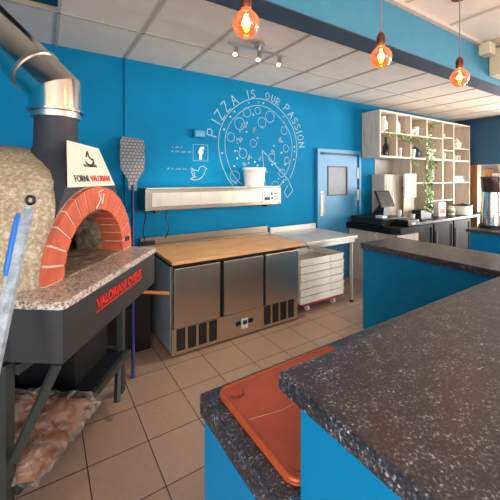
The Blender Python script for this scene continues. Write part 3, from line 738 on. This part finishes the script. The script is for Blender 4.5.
# terracotta cutting board
cb = thing('cutting_board', 'terracotta plastic board with raised rim on the lower black worktop', 'board', (.72, .73, .908))
bx0, bx1, by0, by1 = .462, .975, .538, .922
def rrect(x0, x1, y0, y1, r, n=6):
    out = []
    for cx_, cy_, a0 in ((x1-r, y1-r, 0), (x0+r, y1-r, 90), (x0+r, y0+r, 180), (x1-r, y0+r, 270)):
        for i in range(n+1):
            a = math.radians(a0+90*i/n); out.append((cx_+r*math.cos(a), cy_+r*math.sin(a)))
    return out
MB().prism(rrect(bx0, bx1, by0, by1, .03), .9085, .921, .004).build('board_slab', 'orange', cb, smooth=True)
rp = rrect(bx0+.006, bx1-.006, by0+.006, by1-.006, .027); MB().tube([(x, y, .920) for x, y in rp+[rp[0]]], .0055, 8, cap=False).build('raised_rim', 'orange', cb, smooth=True)
mb = MB()
for px, py in ((bx0+.045, by1-.042), (bx0+.045, by0+.042)):
    MB().lathe([(.019, .9205), (.021, .923), (.016, .9225)], (px, py, 0), 18).build('corner_boss', 'orange', cb, smooth=True)
MB().tube([(bx0+.02, by1-.06, .9245), (bx0+.035, by1-.075, .9245), (bx0+.06, by1-.07, .9245), (bx0+.075, by1-.045, .9245)], .0013, 5).build('crack_line', 'copper', cb)
MB().tube([(bx0+.02, by0+.22, .9218), (bx0+.12, by0+.2, .9218), (bx0+.25, by0+.2, .9218)], .0004, 5).build('scratch_line', 'mortar', cb)

# ------------------------------------------------------------------ hanging bulbs and spot bar
for (x, y, z), lab in (((.73, 1.17, 2.262), 'nearest amber globe bulb hanging in front of the beam, left of three'), ((1.608, 1.13, 2.285), 'middle amber globe pendant bulb hanging before the pale blue beam'), ((2.40, 1.075, 2.288), 'farthest amber globe pendant bulb hanging at right of the three')):
    t = thing('pendant_lamp', lab, 'lamp', (x, y, CZ), 'amber pendant bulbs')
    r = .06
    prof = [(.001, -r), (r*.35, -r*.94), (r*.7, -r*.72), (r*.93, -r*.36), (r, 0), (r*.95, r*.34), (r*.79, r*.62), (r*.55, r*.86), (r*.38, r*1.0), (r*.33, r*1.14)]
    bu = MB().lathe(prof, (x, y, z), 24).build('glass_globe', 'bulbglass', t, smooth=True)
    pts = [(x+.012*math.sin(i*1.0)*(1 if i < 9 else .3), y+.006*math.cos(i), z-.03+.006*i) for i in range(12)]
    MB().tube(pts, .0045, 6).build('filament', 'filament', bu, smooth=True)
    MB().lathe([(.021, r*1.1), (.024, r*1.2), (.024, r*1.9), (.017, r*2.2), (.006, r*2.4)], (x, y, z), 18).build('lamp_cap', 'copper', t, smooth=True)
    MB().tube([(x, y, z+r*2.3), (x, y, CZ-.02)], .0032, 6).build('flex', 'cord', t, smooth=True)
    MB().lathe([(.05, -.025), (.05, -.006)], (x, y, CZ), 20).build('ceiling_rose', 'copper', t, smooth=True)
    l = bpy.data.lights.new('bulb_light', 'POINT'); l.energy = 4; l.color = (1, .74, .48); l.shadow_soft_size = .02
    lo = bpy.data.objects.new('bulb_light', l); COL.objects.link(lo); lo.location = (x, y, z-.0)
sb = thing('spot_bar', 'ceiling spotlight bar with three small steel spot heads', 'light fitting', (1.68, 2.5, CZ))
MB().lathe([(.055, -.035), (.055, -.0005)], (1.69, 2.46, CZ), 24).build('ceiling_mount', 'steelx', sb, smooth=True)
MB().tube([(1.69, 2.46, CZ-.03), (1.685, 2.49, CZ-.045)], .014, 8).build('mount_arm', 'steelx', sb, smooth=True)
MB().box(1.37, 2.0, 2.488, 2.51, CZ-.062, CZ-.044, .003).build('bar_rail', 'steelx', sb)
for x in (1.44, 1.69, 1.93):
    h_ = MB().tube([(x+.025, 2.50, CZ-.075), (x+.015, 2.495, CZ-.12), (x-.005, 2.485, CZ-.155)], [.02, .022, .031], 16).build('spot_head', 'steelx', sb, smooth=True)
    MB().tube([(x+.0, 2.5, CZ-.062), (x+.0, 2.5, CZ-.1)], .006, 8).build('spot_arm', 'steelx', h_, smooth=True)
    MB().ball((x-.007, 2.484, CZ-.155), .024, 12, .6).build('spot_lens', 'spotglow', h_, smooth=True)
    l = bpy.data.lights.new('spot_light', 'SPOT'); l.energy = 25; l.color = (1, .93, .8); l.spot_size = 1.6; l.spot_blend = .6; l.shadow_soft_size = .04
    lo = bpy.data.objects.new('spot_light', l); COL.objects.link(lo); lo.location = (x-.01, 2.48, CZ-.2); lo.rotation_euler = (.25, 0, 0)
cu_ = thing('beam_unit', 'cream boxed unit fixed on the pale blue beam at upper right', 'wall unit', (4.3, 1.25, 2.6))
MB().box(3.62, 5.0, 1.10, 1.363, 2.585, 2.84, .01).build('unit_case', 'cream', cu_)
MB().box(3.66, 4.96, 1.094, 1.10, 2.60, 2.625).build('outlet_slot', 'darkgrey', cu_)
sn = MB(); sn.box(3.40, 3.52, 1.27, 1.363, 2.74, 2.845, .006); tag(sn.build('sensor_box', 'cream', origin=(3.46, 1.363, 2.74)), 'small cream sensor box at the top of the blue beam beside the cream unit', 'sensor')

# ------------------------------------------------------------------ back bar: shelves, desk, counter, coolers
gw = MB().box(4.86, 7.69, WY-.012, WY-.0005, .91, 1.925); gw_ = gw.build('trim_5', 'greywall'); gw_['kind'] = 'structure'
CX = [4.51, 4.97, 5.385, 5.90, 6.465, 6.89, 7.57]; SY0, SY1 = 3.19, 3.535
sh = thing('display_shelf', 'tall limed oak wall shelf unit of open cubbyholes above the back counter', 'shelf', (6.0, 3.36, .9))
def board(name, x0, x1, z0, z1, mat='greywood'):
    o = MB().box(x0, x1, SY0+.004, SY1, z0, z1).build(name, mat, sh)
    MB().box(x0, x1, SY0, SY0+.0035, z0, z1).build('edge_strip', 'edgewood', o); return o
T = .028
for i, x in enumerate(CX):
    xa = x if i == 0 else (x-T if i == 6 else x-T/2); board('upright', xa, xa+T, 1.935+T, 2.70-T)
    if i >= 2: board('upright', xa, xa+T, .905, 1.935)
board('top_board', CX[0], CX[6], 2.70-T, 2.70); board('bottom_board', CX[0], CX[6], 1.935, 1.935+T)
MB().box(CX[0]+T, CX[6]-T, SY1+.0005, SY1+.008, 1.935+T, 2.70-T).build('back_panel', 'greywood', sh)
def inner(i): 
    a = CX[i]+(T if i == 0 else T/2); b = CX[i+1]-(T if i == 5 else T/2); return a+.0005, b-.0005
for i, z in ((0, 2.355), (1, 2.36), (2, 2.36), (3, 2.365), (4, 2.40), (4, 2.15), (5, 2.21), (2, 1.52), (3, 1.52), (4, 1.52), (5, 1.52), (3, 1.18), (4, 1.18)):
    a, b = inner(i); board('shelf_board', a, b, z-.022, z)
Z0 = 1.964
# desk with till
dk = thing('till_desk', 'limed oak till desk with thick black worktop beside the blue door', 'desk', (4.5, 3.1, 0))
MB().prism([(4.10, 3.54), (4.10, 2.72), (4.17, 2.62), (4.75, 2.62), (4.75, 3.54)], .80, .895, .006).build('desk_top', 'blackgloss', dk)
mb = MB(); mb.box(4.15, 4.18, 2.72, 3.5, 0, .799); mb.box(4.181, 4.72, 2.68, 2.71, 0, .799); mb.box(4.721, 4.745, 2.72, 3.5, 0, .799); mb.build('desk_panel', 'greywood', dk)
tg = MB().tube([(4.095, 2.95+.02*math.sin(i), .80-.02*i) for i in range(9)], .006, 6); tag(tg.build('white_cable', 'white', origin=(4.09, 2.95, .62), smooth=True), 'short white cable hanging off left edge of the till desk', 'cable')
ct = thing('back_counter', 'long black worktop along the wall below the display shelf', 'counter', (6.2, 3.2, .86))
MB().box(4.756, 7.62, 2.82, 3.53, .855, .90, .006).build('worktop', 'blackgloss', ct)
for i in range(3): MB().box(4.78+.93*i, 4.82+.93*i, 3.40, 3.52, 0, .854).build('support_post', 'black', ct)
xs = [(4.86, 5.50), (5.53, 6.17), (6.20, 6.84)]
labs = ['black bottle cooler nearest the till desk under the back counter', 'middle black bottle cooler under the back counter', 'black bottle cooler farthest right under the back counter']
for (x0, x1), lab in zip(xs, labs):
    t = thing('bottle_cooler', lab, 'fridge', ((x0+x1)/2, 3.1, 0), 'black glass door bottle coolers')
    MB().box(x0, x1, 2.90, 3.38, .0, .845, .005).build('cooler_body', 'black', t)
    dd = MB()
    dd.box(x0+.01, x0+.05, 2.87, 2.899, .12, .83); dd.box(x1-.05, x1-.01, 2.87, 2.899, .12, .83); dd.box(x0+.05, x1-.05, 2.87, 2.899, .12, .17); dd.box(x0+.05, x1-.05, 2.87, 2.899, .78, .83)
    do = dd.build('cooler_door', 'fridgeglass', t)
    MB().box(x0+.05, x1-.05, 2.88, 2.895, .17, .78).build('door_glass', 'fridgeglass', do)
    MB().box(x0+.06, x0+.075, 2.855, 2.869, .3, .7, .003).build('door_handle', 'darkgrey', do)
# till terminal
tl = thing('till_terminal', 'black touch screen till terminal tilted on the till desk', 'till', (4.5, 3.05, .97))
DZ = .8955
mb = MB(); mb.box(4.42, 4.78, 3.10, 3.128, 1.02+.125, 1.02+.40, .006, rot=('X', -.42, (4.6, 3.1, 1.15))); sc = mb.build('screen_housing', 'black', tl)
MB().box(4.44, 4.76, 3.096, 3.0995, 1.165, 1.40, rot=('X', -.42, (4.6, 3.1, 1.15))).build('screen_face', 'screen', sc)
MB().loft([[(4.50, 3.12, 1.002), (4.72, 3.12, 1.002), (4.72, 3.34, 1.002), (4.50, 3.34, 1.002)], [(4.55, 3.14, 1.2), (4.67, 3.14, 1.2), (4.67, 3.2, 1.2), (4.55, 3.2, 1.2)]]).build('stand_foot', 'black', tl)
cd = thing('cash_drawer', 'wide flat black cash drawer under the till terminal', 'cash drawer', (4.5, 3.1, DZ))
MB().box(4.14, 4.74, 2.88, 3.45, DZ, 1.0, .006).build('drawer_case', 'black', cd)
MB().box(4.16, 4.72, 2.872, 2.88, .905, .99, .003).build('drawer_front', 'blackgloss', cd)
pr = thing('receipt_printer', 'small black receipt printer at front of the till desk', 'printer', (4.56, 2.76, DZ))
MB().box(4.42, 4.70, 2.66, 2.85, DZ, .985, .012).build('printer_body', 'black', pr); MB().box(4.50, 4.60, 2.655, 2.66, .915, .945).build('printer_label', 'whiteedge', pr)
t_ = MB().box(4.205, 4.325, 2.93, 3.05, 1.0005, 1.035, .006); tag(t_.build('card_box', 'white', origin=(4.26, 2.99, 1.0)), 'small white box on left end of the cash drawer', 'box')
for x, y, z, lab in ((4.72-.06, 2.955, 1.0008, 'white paper cup in front of the till screen'),):
    tag(MB().lathe([(.03, 0), (.038, .1)], (x, y, z), 16).build('paper_cup', 'ceramic', origin=(x, y, z), smooth=True), lab, 'cup')
tag(MB().lathe([(.032, 0), (.04, .115)], (5.02, 2.95, .901), 16).build('paper_cup', 'ceramic', origin=(5.02, 2.95, .901), smooth=True), 'white paper cup on the counter right of the till', 'cup')
# tall panel cabinet + paper roll holder
cbn = thing('oak_cabinet', 'pale oak upright cabinet on the counter behind the till', 'cabinet', (4.98, 3.4, .9))
MB().box(4.765, 5.36, 3.28, 3.53, .9008, 1.66, .004).build('cabinet_case', 'greywood', cbn)
MB().box(4.80, 4.98, 3.272, 3.28, .92, 1.64, .002).build('cabinet_door', 'greywood', cbn); MB().box(4.99, 5.35, 3.272, 3.28, .92, 1.64, .002).build('cabinet_door', 'greywood', cbn)
MB().box(4.978, 4.993, 3.262, 3.272, 1.2, 1.36, .002).build('cabinet_handle', 'steelx', cbn)
MB().box(5.25, 5.38-.02, 3.258, 3.2715, 1.41, 1.44).build('cabinet_latch', 'black', cbn)
pn = MB().box(5.12, 5.47, 3.14, 3.17, 1.26, 1.675, .006)
wp = thing('standing_sign', 'plain white panel standing on slim stand before the oak cabinet', 'sign', (5.35, 3.12, .901)); pn.build('panel_face', 'paper', wp)
mb = MB(); mb.box(5.14, 5.45, 3.171, 3.184, .93, 1.60); mb.box(5.14, 5.45, 3.12, 3.184, .9012, .93); mb.build('panel_stand', 'greywood', wp)

# shelf items
GR = {}
def item(kind, x, y, z, label, cat, s=1, mat=None, group='things on the display shelf'):
    s *= 1.0 if kind == 'glass' else 1.15
    if kind == 'jug':
        t = thing('milk_jug', label, cat, (x, y, z), group)
        MB().lathe([(.07*s, 0), (.078*s, .02*s), (.078*s, .15*s), (.05*s, .21*s), (.05*s, .25*s)], (x, y, z), 18).build('jug_body', mat or 'ceramic', t, smooth=True)
        MB().tube([(x+.072*s, y, z+.17*s), (x+.12*s, y, z+.16*s), (x+.12*s, y, z+.07*s), (x+.075*s, y, z+.05*s)], .009*s, 8).build('jug_handle', mat or 'ceramic', t, smooth=True)
    elif kind == 'bottle':
        t = thing('bottle', label, cat, (x, y, z), group)
        MB().lathe([(.037*s, 0), (.04*s, .01*s), (.04*s, .15*s), (.014*s, .21*s), (.014*s, .26*s)], (x, y, z), 16).build('bottle_body', mat or 'bottle_dark', t, smooth=True)
        MB().lathe([(.017*s, .262*s), (.017*s, .29*s)], (x, y, z), 12).build('bottle_cap', 'redplastic' if mat == 'ceramic' else 'black', t)
    elif kind == 'cup':
        t = thing('cup', label, cat, (x, y, z), group)
        MB().lathe([(.03*s, 0), (.036*s, .01*s), (.048*s, .13*s), (.044*s, .13*s), (.034*s, .02*s)], (x, y, z), 16).build('cup_body', mat or 'ceramic', t, smooth=True)
    elif kind == 'glass':
        t = thing('drinking_glass', label, cat, (x, y, z), group)
        MB().lathe([(.028*s, 0), (.03*s, .005*s), (.036*s, .14*s), (.033*s, .14*s), (.027*s, .012*s)], (x, y, z), 14).build('glass_body', 'whiteedge' if mat is None else mat, t, smooth=True)
    elif kind == 'bowl':
        t = thing('bowl', label, cat, (x, y, z), group)
        MB().lathe([(.045*s, 0), (.05*s, .01*s), (.10*s, .075*s), (.095*s, .075*s), (.045*s, .018*s)], (x, y, z), 20).build('bowl_body', mat or 'ceramic', t, smooth=True)
    elif kind == 'kettle':
        t = thing('teapot', label, cat, (x, y, z), group)
        MB().lathe([(.06*s, 0), (.09*s, .05*s), (.09*s, .11*s), (.05*s, .16*s)], (x, y, z), 18).build('pot_body', mat, t, smooth=True)
        MB().lathe([(.052*s, .161*s), (.03*s, .185*s), (.012*s, .19*s), (.015*s, .21*s)], (x, y, z), 14).build('pot_lid', mat, t, smooth=True)
        MB().tube([(x-.085*s, y, z+.08*s), (x-.13*s, y, z+.11*s), (x-.145*s, y, z+.15*s)], [.018*s, .014*s, .010*s], 8).build('pot_spout', mat, t, smooth=True)
    elif kind == 'box':
        t = thing('carton', label, cat, (x, y, z), group)
        MB().box(x-.08*s, x+.08*s, y-.05, y+.05, z, z+.16*s, .003).build('carton_body', mat or 'paper', t)
        MB().box(x-.06*s, x+.06*s, y-.052, y-.0505, z+.03*s, z+.09*s).build('carton_label', 'redplastic', t)
    return t
IY = 3.34
e = .0008
item('jug', 4.79, IY, 2.355+e, 'large white jug in the top left cubbyhole of the display shelf', 'jug', .98)
item('jug', 5.14, IY, 2.36+e, 'white jug in the top second cubbyhole beside the first upright', 'jug', .98)
item('bowl', 5.54, IY, 2.36+e, 'wide white bowl in the top third cubbyhole', 'bowl', 1.15); item('cup', 5.78, IY, 2.36+e, 'white cup beside the wide bowl in the top third cubbyhole', 'cup', 1.2)
item('bowl', 6.2, IY, 2.365+e, 'shallow white bowl in the top cubbyhole right of the hanging ivy', 'bowl', .7)
item('bottle', 6.70, IY, 2.15+e, 'dark bottle on the middle board of the narrow cubbyhole column', 'bottle', .55)
item('bottle', 7.02, IY, 2.21+e, 'slim dark bottle in the wide right cubbyhole', 'bottle', .9); item('kettle', 7.3, IY, 2.21+e, 'cream pot with lid in the wide right cubbyhole', 'pot', .95, 'ceramic')
item('glass', 6.04, 3.42, 2.3655, 'pale glass behind the ivy in the top fourth cubbyhole', 'glass', 1.3); item('bowl', 6.68, IY, 2.4008, 'small white bowl at top of the narrow cubbyhole column', 'bowl', .8)
item('jug', 4.62, 3.42, Z0+e, 'cream jug at left of the lower left cubbyhole', 'jug', .7, 'pinkish'); item('glass', 5.28, IY, Z0+e, 'pale glass alone in the second lower cubbyhole', 'glass', 1.2)
item('bottle', 6.36, IY, 1.5205, 'white bottle at right of the teal bottles on the lower shelves', 'bottle', .8, 'ceramic'); item('jug', 5.50, 3.42, 1.5205+e, 'cream jug behind the white cup below the third cubbyhole', 'jug', .8, 'crate')
item('glass', 6.33, IY, 1.1805, 'third pale glass, nearest the narrow column, on the lowest board', 'glass', 1.2); item('bottle', 6.56, 3.44, 1.5205, 'amber brown bottle beside the tall white bottle with red cap', 'bottle', .7)
item('bottle', 7.15, 3.4, .9008, 'white bottle standing under the wide right cubbyhole column', 'bottle', 1.0, 'ceramic')
pc_ = MB().box(4.60, 4.78, 3.50, 3.512, Z0+e, Z0+.30, .002); tag(pc_.build('menu_card', 'pinkish', origin=(4.7, 3.5, Z0)), 'pale pink card standing at back of the lower left cubbyhole', 'card')
item('bottle', 4.885, IY, Z0+e, 'dark wine bottle in the lower left cubbyhole', 'bottle', 1.0); item('bottle', 5.05, IY, Z0+e, 'dark wine bottle in the second lower cubbyhole by the upright', 'bottle', 1.0)
item('bottle', 5.445, IY, Z0+e, 'small white bottle at left of the third lower cubbyhole', 'bottle', .75, 'ceramic'); item('kettle', 5.77, IY, Z0+e+.0, 'navy enamel teapot in the third lower cubbyhole', 'teapot', .93, 'navy_enamel')
item('cup', 5.53, 3.25, Z0+e, 'white cup in front of the navy enamel teapot', 'cup', 1.0)
for x, l in ((6.03, 'white tall cup nearest the ivy in the lower fourth cubbyhole'), (6.195, 'white tall cup in the middle of the lower fourth cubbyhole'), (6.36, 'white tall cup at right of the lower fourth cubbyhole')): item('cup', x, IY, Z0+e, l, 'cup', 1.25)
for i, x in enumerate((6.54, 6.63, 6.72, 6.81)): item('glass', x, IY, Z0+e, 'pale drinking glass in the row at bottom of the narrow cubbyhole column', 'glass', 1.05, group='pale glasses in narrow cubbyhole')
for i, x in enumerate((6.99, 7.10, 7.21, 7.32, 7.43)): item('glass', x, IY, Z0+e, 'short pale tumbler in the row at bottom of the wide right cubbyhole', 'glass', .8, group='pale tumblers in right cubbyhole')
item('cup', 5.66, IY, 1.5205, 'white cup on the board below the third cubbyhole', 'cup', 1)
item('bottle', 6.02, IY, 1.5205, 'teal bottle on the upper board of the lower shelves behind the ivy', 'bottle', .85, 'bottle_teal'); item('bottle', 6.2, IY, 1.5205, 'small teal bottle right of the larger teal bottle', 'bottle', .6, 'bottle_teal')
item('bottle', 6.65, IY, 1.5205, 'tall white bottle with red cap on the lower shelves', 'bottle', 1.05, 'ceramic')
bxo = thing('flat_box', 'flat white and blue box on the right board of the lower shelves', 'box', (7.22, 3.36, 1.5205))
MB().box(7.0, 7.46, 3.25, 3.45, 1.5205, 1.64, .003).build('box_body', 'white', bxo); MB().box(7.1, 7.46, 3.248, 3.2495, 1.57, 1.635).build('blue_band', 'bottle_teal', bxo)
item('glass', 6.05, IY, 1.1805, 'pale glass on the lowest board behind the ivy', 'glass', 1.2); item('glass', 6.2, IY, 1.1805, 'second pale glass right of the ivy on the lowest board', 'glass', 1.2)
item('bottle', 6.58, IY, 1.1805, 'white bottle on the lowest board of the lower shelves', 'bottle', .85, 'ceramic'); item('bottle', 6.76, IY, 1.1805, 'short dark bottle on the lowest board of the lower shelves', 'bottle', .5)
item('box', 6.12, 3.08, .9008, 'white carton with red label on the back counter below the shelves', 'carton', 1.35)
item('bottle', 5.85, 3.1, .9008, 'dark bottle on the back counter beside the white carton', 'bottle', .95)
cn = MB().lathe([(.05, 0), (.05, .14), (.04, .16)], (5.62, 3.18, .9008), 16); tag(cn.build('teal_canister', 'bottle_teal', origin=(5.62, 3.18, .9008), smooth=True), 'teal canister behind the plant pot on the back counter', 'canister')
pt = thing('cooking_pot', 'white cooking pot with dark lid at right end of the back counter', 'pot', (6.75, 2.98, .9008))
MB().lathe([(.15, 0), (.16, .01), (.165, .17)], (6.75, 2.98, .9008), 24).build('pot_body', 'ceramic', pt, smooth=True); MB().lathe([(.17, .171), (.17, .185), (.05, .20), (.02, .215)], (6.75, 2.98, .9008), 24).build('pot_lid', 'black', pt, smooth=True)
jr = thing('spice_jar', 'white jar with green label left of the cooking pot', 'jar', (6.48, 3.05, .9008))
MB().lathe([(.06, 0), (.065, .01), (.065, .12), (.05, .14)], (6.48, 3.05, .9008), 18).build('jar_body', 'ceramic', jr, smooth=True); MB().lathe([(.0665, .04), (.0665, .09)], (6.48, 3.05, .9008), 18).build('jar_label', 'leaf', jr, smooth=True); MB().lathe([(.053, .141), (.053, .165)], (6.48, 3.05, .9008), 18).build('jar_lid', 'whiteedge', jr, smooth=True)

# ivy
def vine(path, per, spread, size, rnd):
    st = MB().tube(path, .004, 5); lf = MB()
    for a, b in zip(path, path[1:]):
        for i in range(per):
            p = Vector(a).lerp(Vector(b), rnd.random()) + Vector((rnd.gauss(0, spread), rnd.gauss(-.01, spread*.5), rnd.gauss(0, spread*.6)))
            s = size*rnd.uniform(.7, 1.3); d = Vector((rnd.uniform(-1, 1), rnd.uniform(-1, .1), rnd.uniform(-1, .4))).normalized(); u = d.cross(Vector((rnd.uniform(-.3, .3), -1, rnd.uniform(-.2, .6)))).normalized(); n = d.cross(u)*.15
            lf.poly([tuple(p), tuple(p+(d*.45+u*.42+n)*s), tuple(p+d*s), tuple(p+(d*.45-u*.42+n)*s)])
    return st, lf
rnd = random.Random(21)
pv = thing('ivy_plant', 'tall climbing ivy in black pot on the back counter reaching up the shelves', 'plant', (5.42, 3.02, .9008))
mb = MB(); mb.box(5.25, 5.58, 2.94, 3.10, .9008, 1.06, .008); mb.build('plant_pot', 'black', pv)
paths = [[(5.48+.22*t+.05*math.sin(t*9), 2.98+.08*t, 1.06+1.52*t) for t in [i/12 for i in range(13)]], [(5.46+.12*t+.05*math.sin(t*7+1), 2.98, 1.06+.75*t) for t in [i/7 for i in range(8)]], [(5.50+.32*t+.04*math.sin(t*8+2), 2.98+.1*t, 1.06+1.2*t) for t in [i/9 for i in range(10)]]]
for p in paths:
    s_, l_ = vine(p, 7, .05, .07, rnd); s_.build('plant_stem', 'stem', pv); l_.build('plant_foliage', 'leaf', pv)
gv = thing('ivy_garland', 'trailing ivy garland draped along the middle boards of the display shelf', 'plant', (5.2, 3.18, 2.36))
for p in ([(4.6+.16*i, 3.175, 2.335-.03*abs(math.sin(i*1.1))) for i in range(9)], [(5.35+.07*i, 3.175, 1.93-.1*math.sin(i*.6)) for i in range(5)], [(5.0+.12*i, 3.175, 2.3-.03*i) for i in range(5)]):
    s_, l_ = vine(p, 5, .03, .05, rnd); s_.build('garland_stem', 'stem', gv); l_.build('garland_leaves', 'leaf', gv)

# ------------------------------------------------------------------ right hand counter with grinder
rc = thing('side_counter', 'blue counter with dark top under the steel grinder at right', 'counter', (5.3, 1.6, 0))
MB().box(4.90, 5.95, .9, 2.12, .855, .90, .008).build('side_top', 'laminate', rc); MB().box(4.93, 5.92, .95, 2.08, .0, .854, .003).build('side_body', 'counter_blue', rc)
gx, gy = 5.30, 1.96
gr = thing('coffee_grinder', 'tall polished steel grinder with smoked brown hopper on right blue counter', 'grinder', (gx, gy, .9008))
MB().lathe([(.155, 0), (.155, .03), (.14, .045)], (gx, gy, .9008), 32).build('grinder_base', 'black', gr, smooth=True)
MB().lathe([(.138, .046), (.135, .2), (.115, .47), (.112, .50)], (gx, gy, .9008), 32).build('grinder_body', 'chrome', gr, smooth=True)
MB().lathe([(.112, .502), (.122, .56), (.13, .70)], (gx, gy, .9008), 32).build('bean_hopper', 'smoke', gr, smooth=True)
MB().lathe([(.133, .701), (.133, .715), (.03, .722)], (gx, gy, .9008), 32).build('hopper_lid', 'black', gr, smooth=True)
em = thing('coffee_machine', 'black and steel machine at right edge beside the grinder', 'coffee machine', (5.6, 1.62, .9008))
MB().box(5.36, 5.86, 1.42, 1.80, .9008, 1.06, .01).build('machine_base', 'black', em); MB().box(5.62, 5.86, 1.42, 1.80, 1.061, 1.26, .005).build('machine_column', 'darkgrey', em); MB().box(5.36, 5.86, 1.42, 1.80, 1.261, 1.40, .012).build('machine_head', 'steelx', em)
MB().box(5.35, 5.62, 1.44, 1.78, 1.061, 1.075, .002).build('drip_tray', 'copper', em)
# annex beyond the opening
pf = thing('framed_board', 'dark framed brown board on far wall through the opening', 'frame', (9.3, WY, 1.55)); MB().box(8.9, 9.7, WY-.04, WY-.001, 1.50, 1.86, .004).build('frame_border', 'darkgrey', pf); MB().box(8.97, 9.63, WY-.045, WY-.041, 1.55, 1.81).build('board_face', 'brownwood', pf)
wf = thing('white_fridge', 'white upright cabinet beyond the opening at right edge of view', 'cabinet', (9.95, 3.2, 0)); MB().box(9.45, 10.1, 2.9, 3.5, 0, 1.72, .02).build('cabinet_shell', 'white', wf); MB().box(9.46, 10.09, 2.88, 2.899, .1, 1.70, .006).build('cabinet_door', 'white', wf)

# ------------------------------------------------------------------ light
w = bpy.data.worlds.new('daylight'); SC.world = w; w.use_nodes = True
bg = w.node_tree.nodes['Background']; bg.inputs[0].default_value = (.93, .97, 1, 1); bg.inputs[1].default_value = .65
def area(name, loc, target, sx, sy, e, c=(1, 1, 1)):
    l = bpy.data.lights.new(name, 'AREA'); l.shape = 'RECTANGLE'; l.size = sx; l.size_y = sy; l.energy = e; l.color = c
    o = bpy.data.objects.new(name, l); COL.objects.link(o); o.location = loc
    o.rotation_euler = (Vector(target)-Vector(loc)).to_track_quat('-Z', 'Y').to_euler(); return o
area('window_daylight_right', (7.95, -1.0, 1.45), (2.2, 1.8, 1.9), 3.6, 2.1, 460, (1, .98, .95))
area('annex_ceiling_fill', (10.5, 1.9, 1.0), (3.0, 2.5, 2.6), 1.6, 1.6, 400, (1, .98, .95))  # unseen light added for annex daylight, tilted up to brighten the back ceiling
area('shopfront_daylight_front', (1.6, -4.9, 1.5), (1.6, 3.5, 1.6), 5.0, 2.1, 120, (1, .99, .97))
area('shopfront_daylight_left', (-1.6, -1.6, 1.4), (1.6, .2, 1.1), 3.4, 2.0, 135, (.97, .99, 1))

# ------------------------------------------------------------------ camera
cam = bpy.data.cameras.new('camera'); co = bpy.data.objects.new('camera', cam); COL.objects.link(co)
az = math.atan2(205, 320)
co.location = (0, 0, 1.6); co.rotation_euler = (PI/2, 0, -az)
cam.sensor_width = 36; cam.lens = 36*320/500; cam.shift_y = -72/500; cam.clip_start = .02
SC.camera = co
vs_ = SC.view_settings; vs_.view_transform = 'Standard'; vs_.look = 'None'; vs_.gamma = 1; vs_.use_curve_mapping = False; vs_.exposure = 0
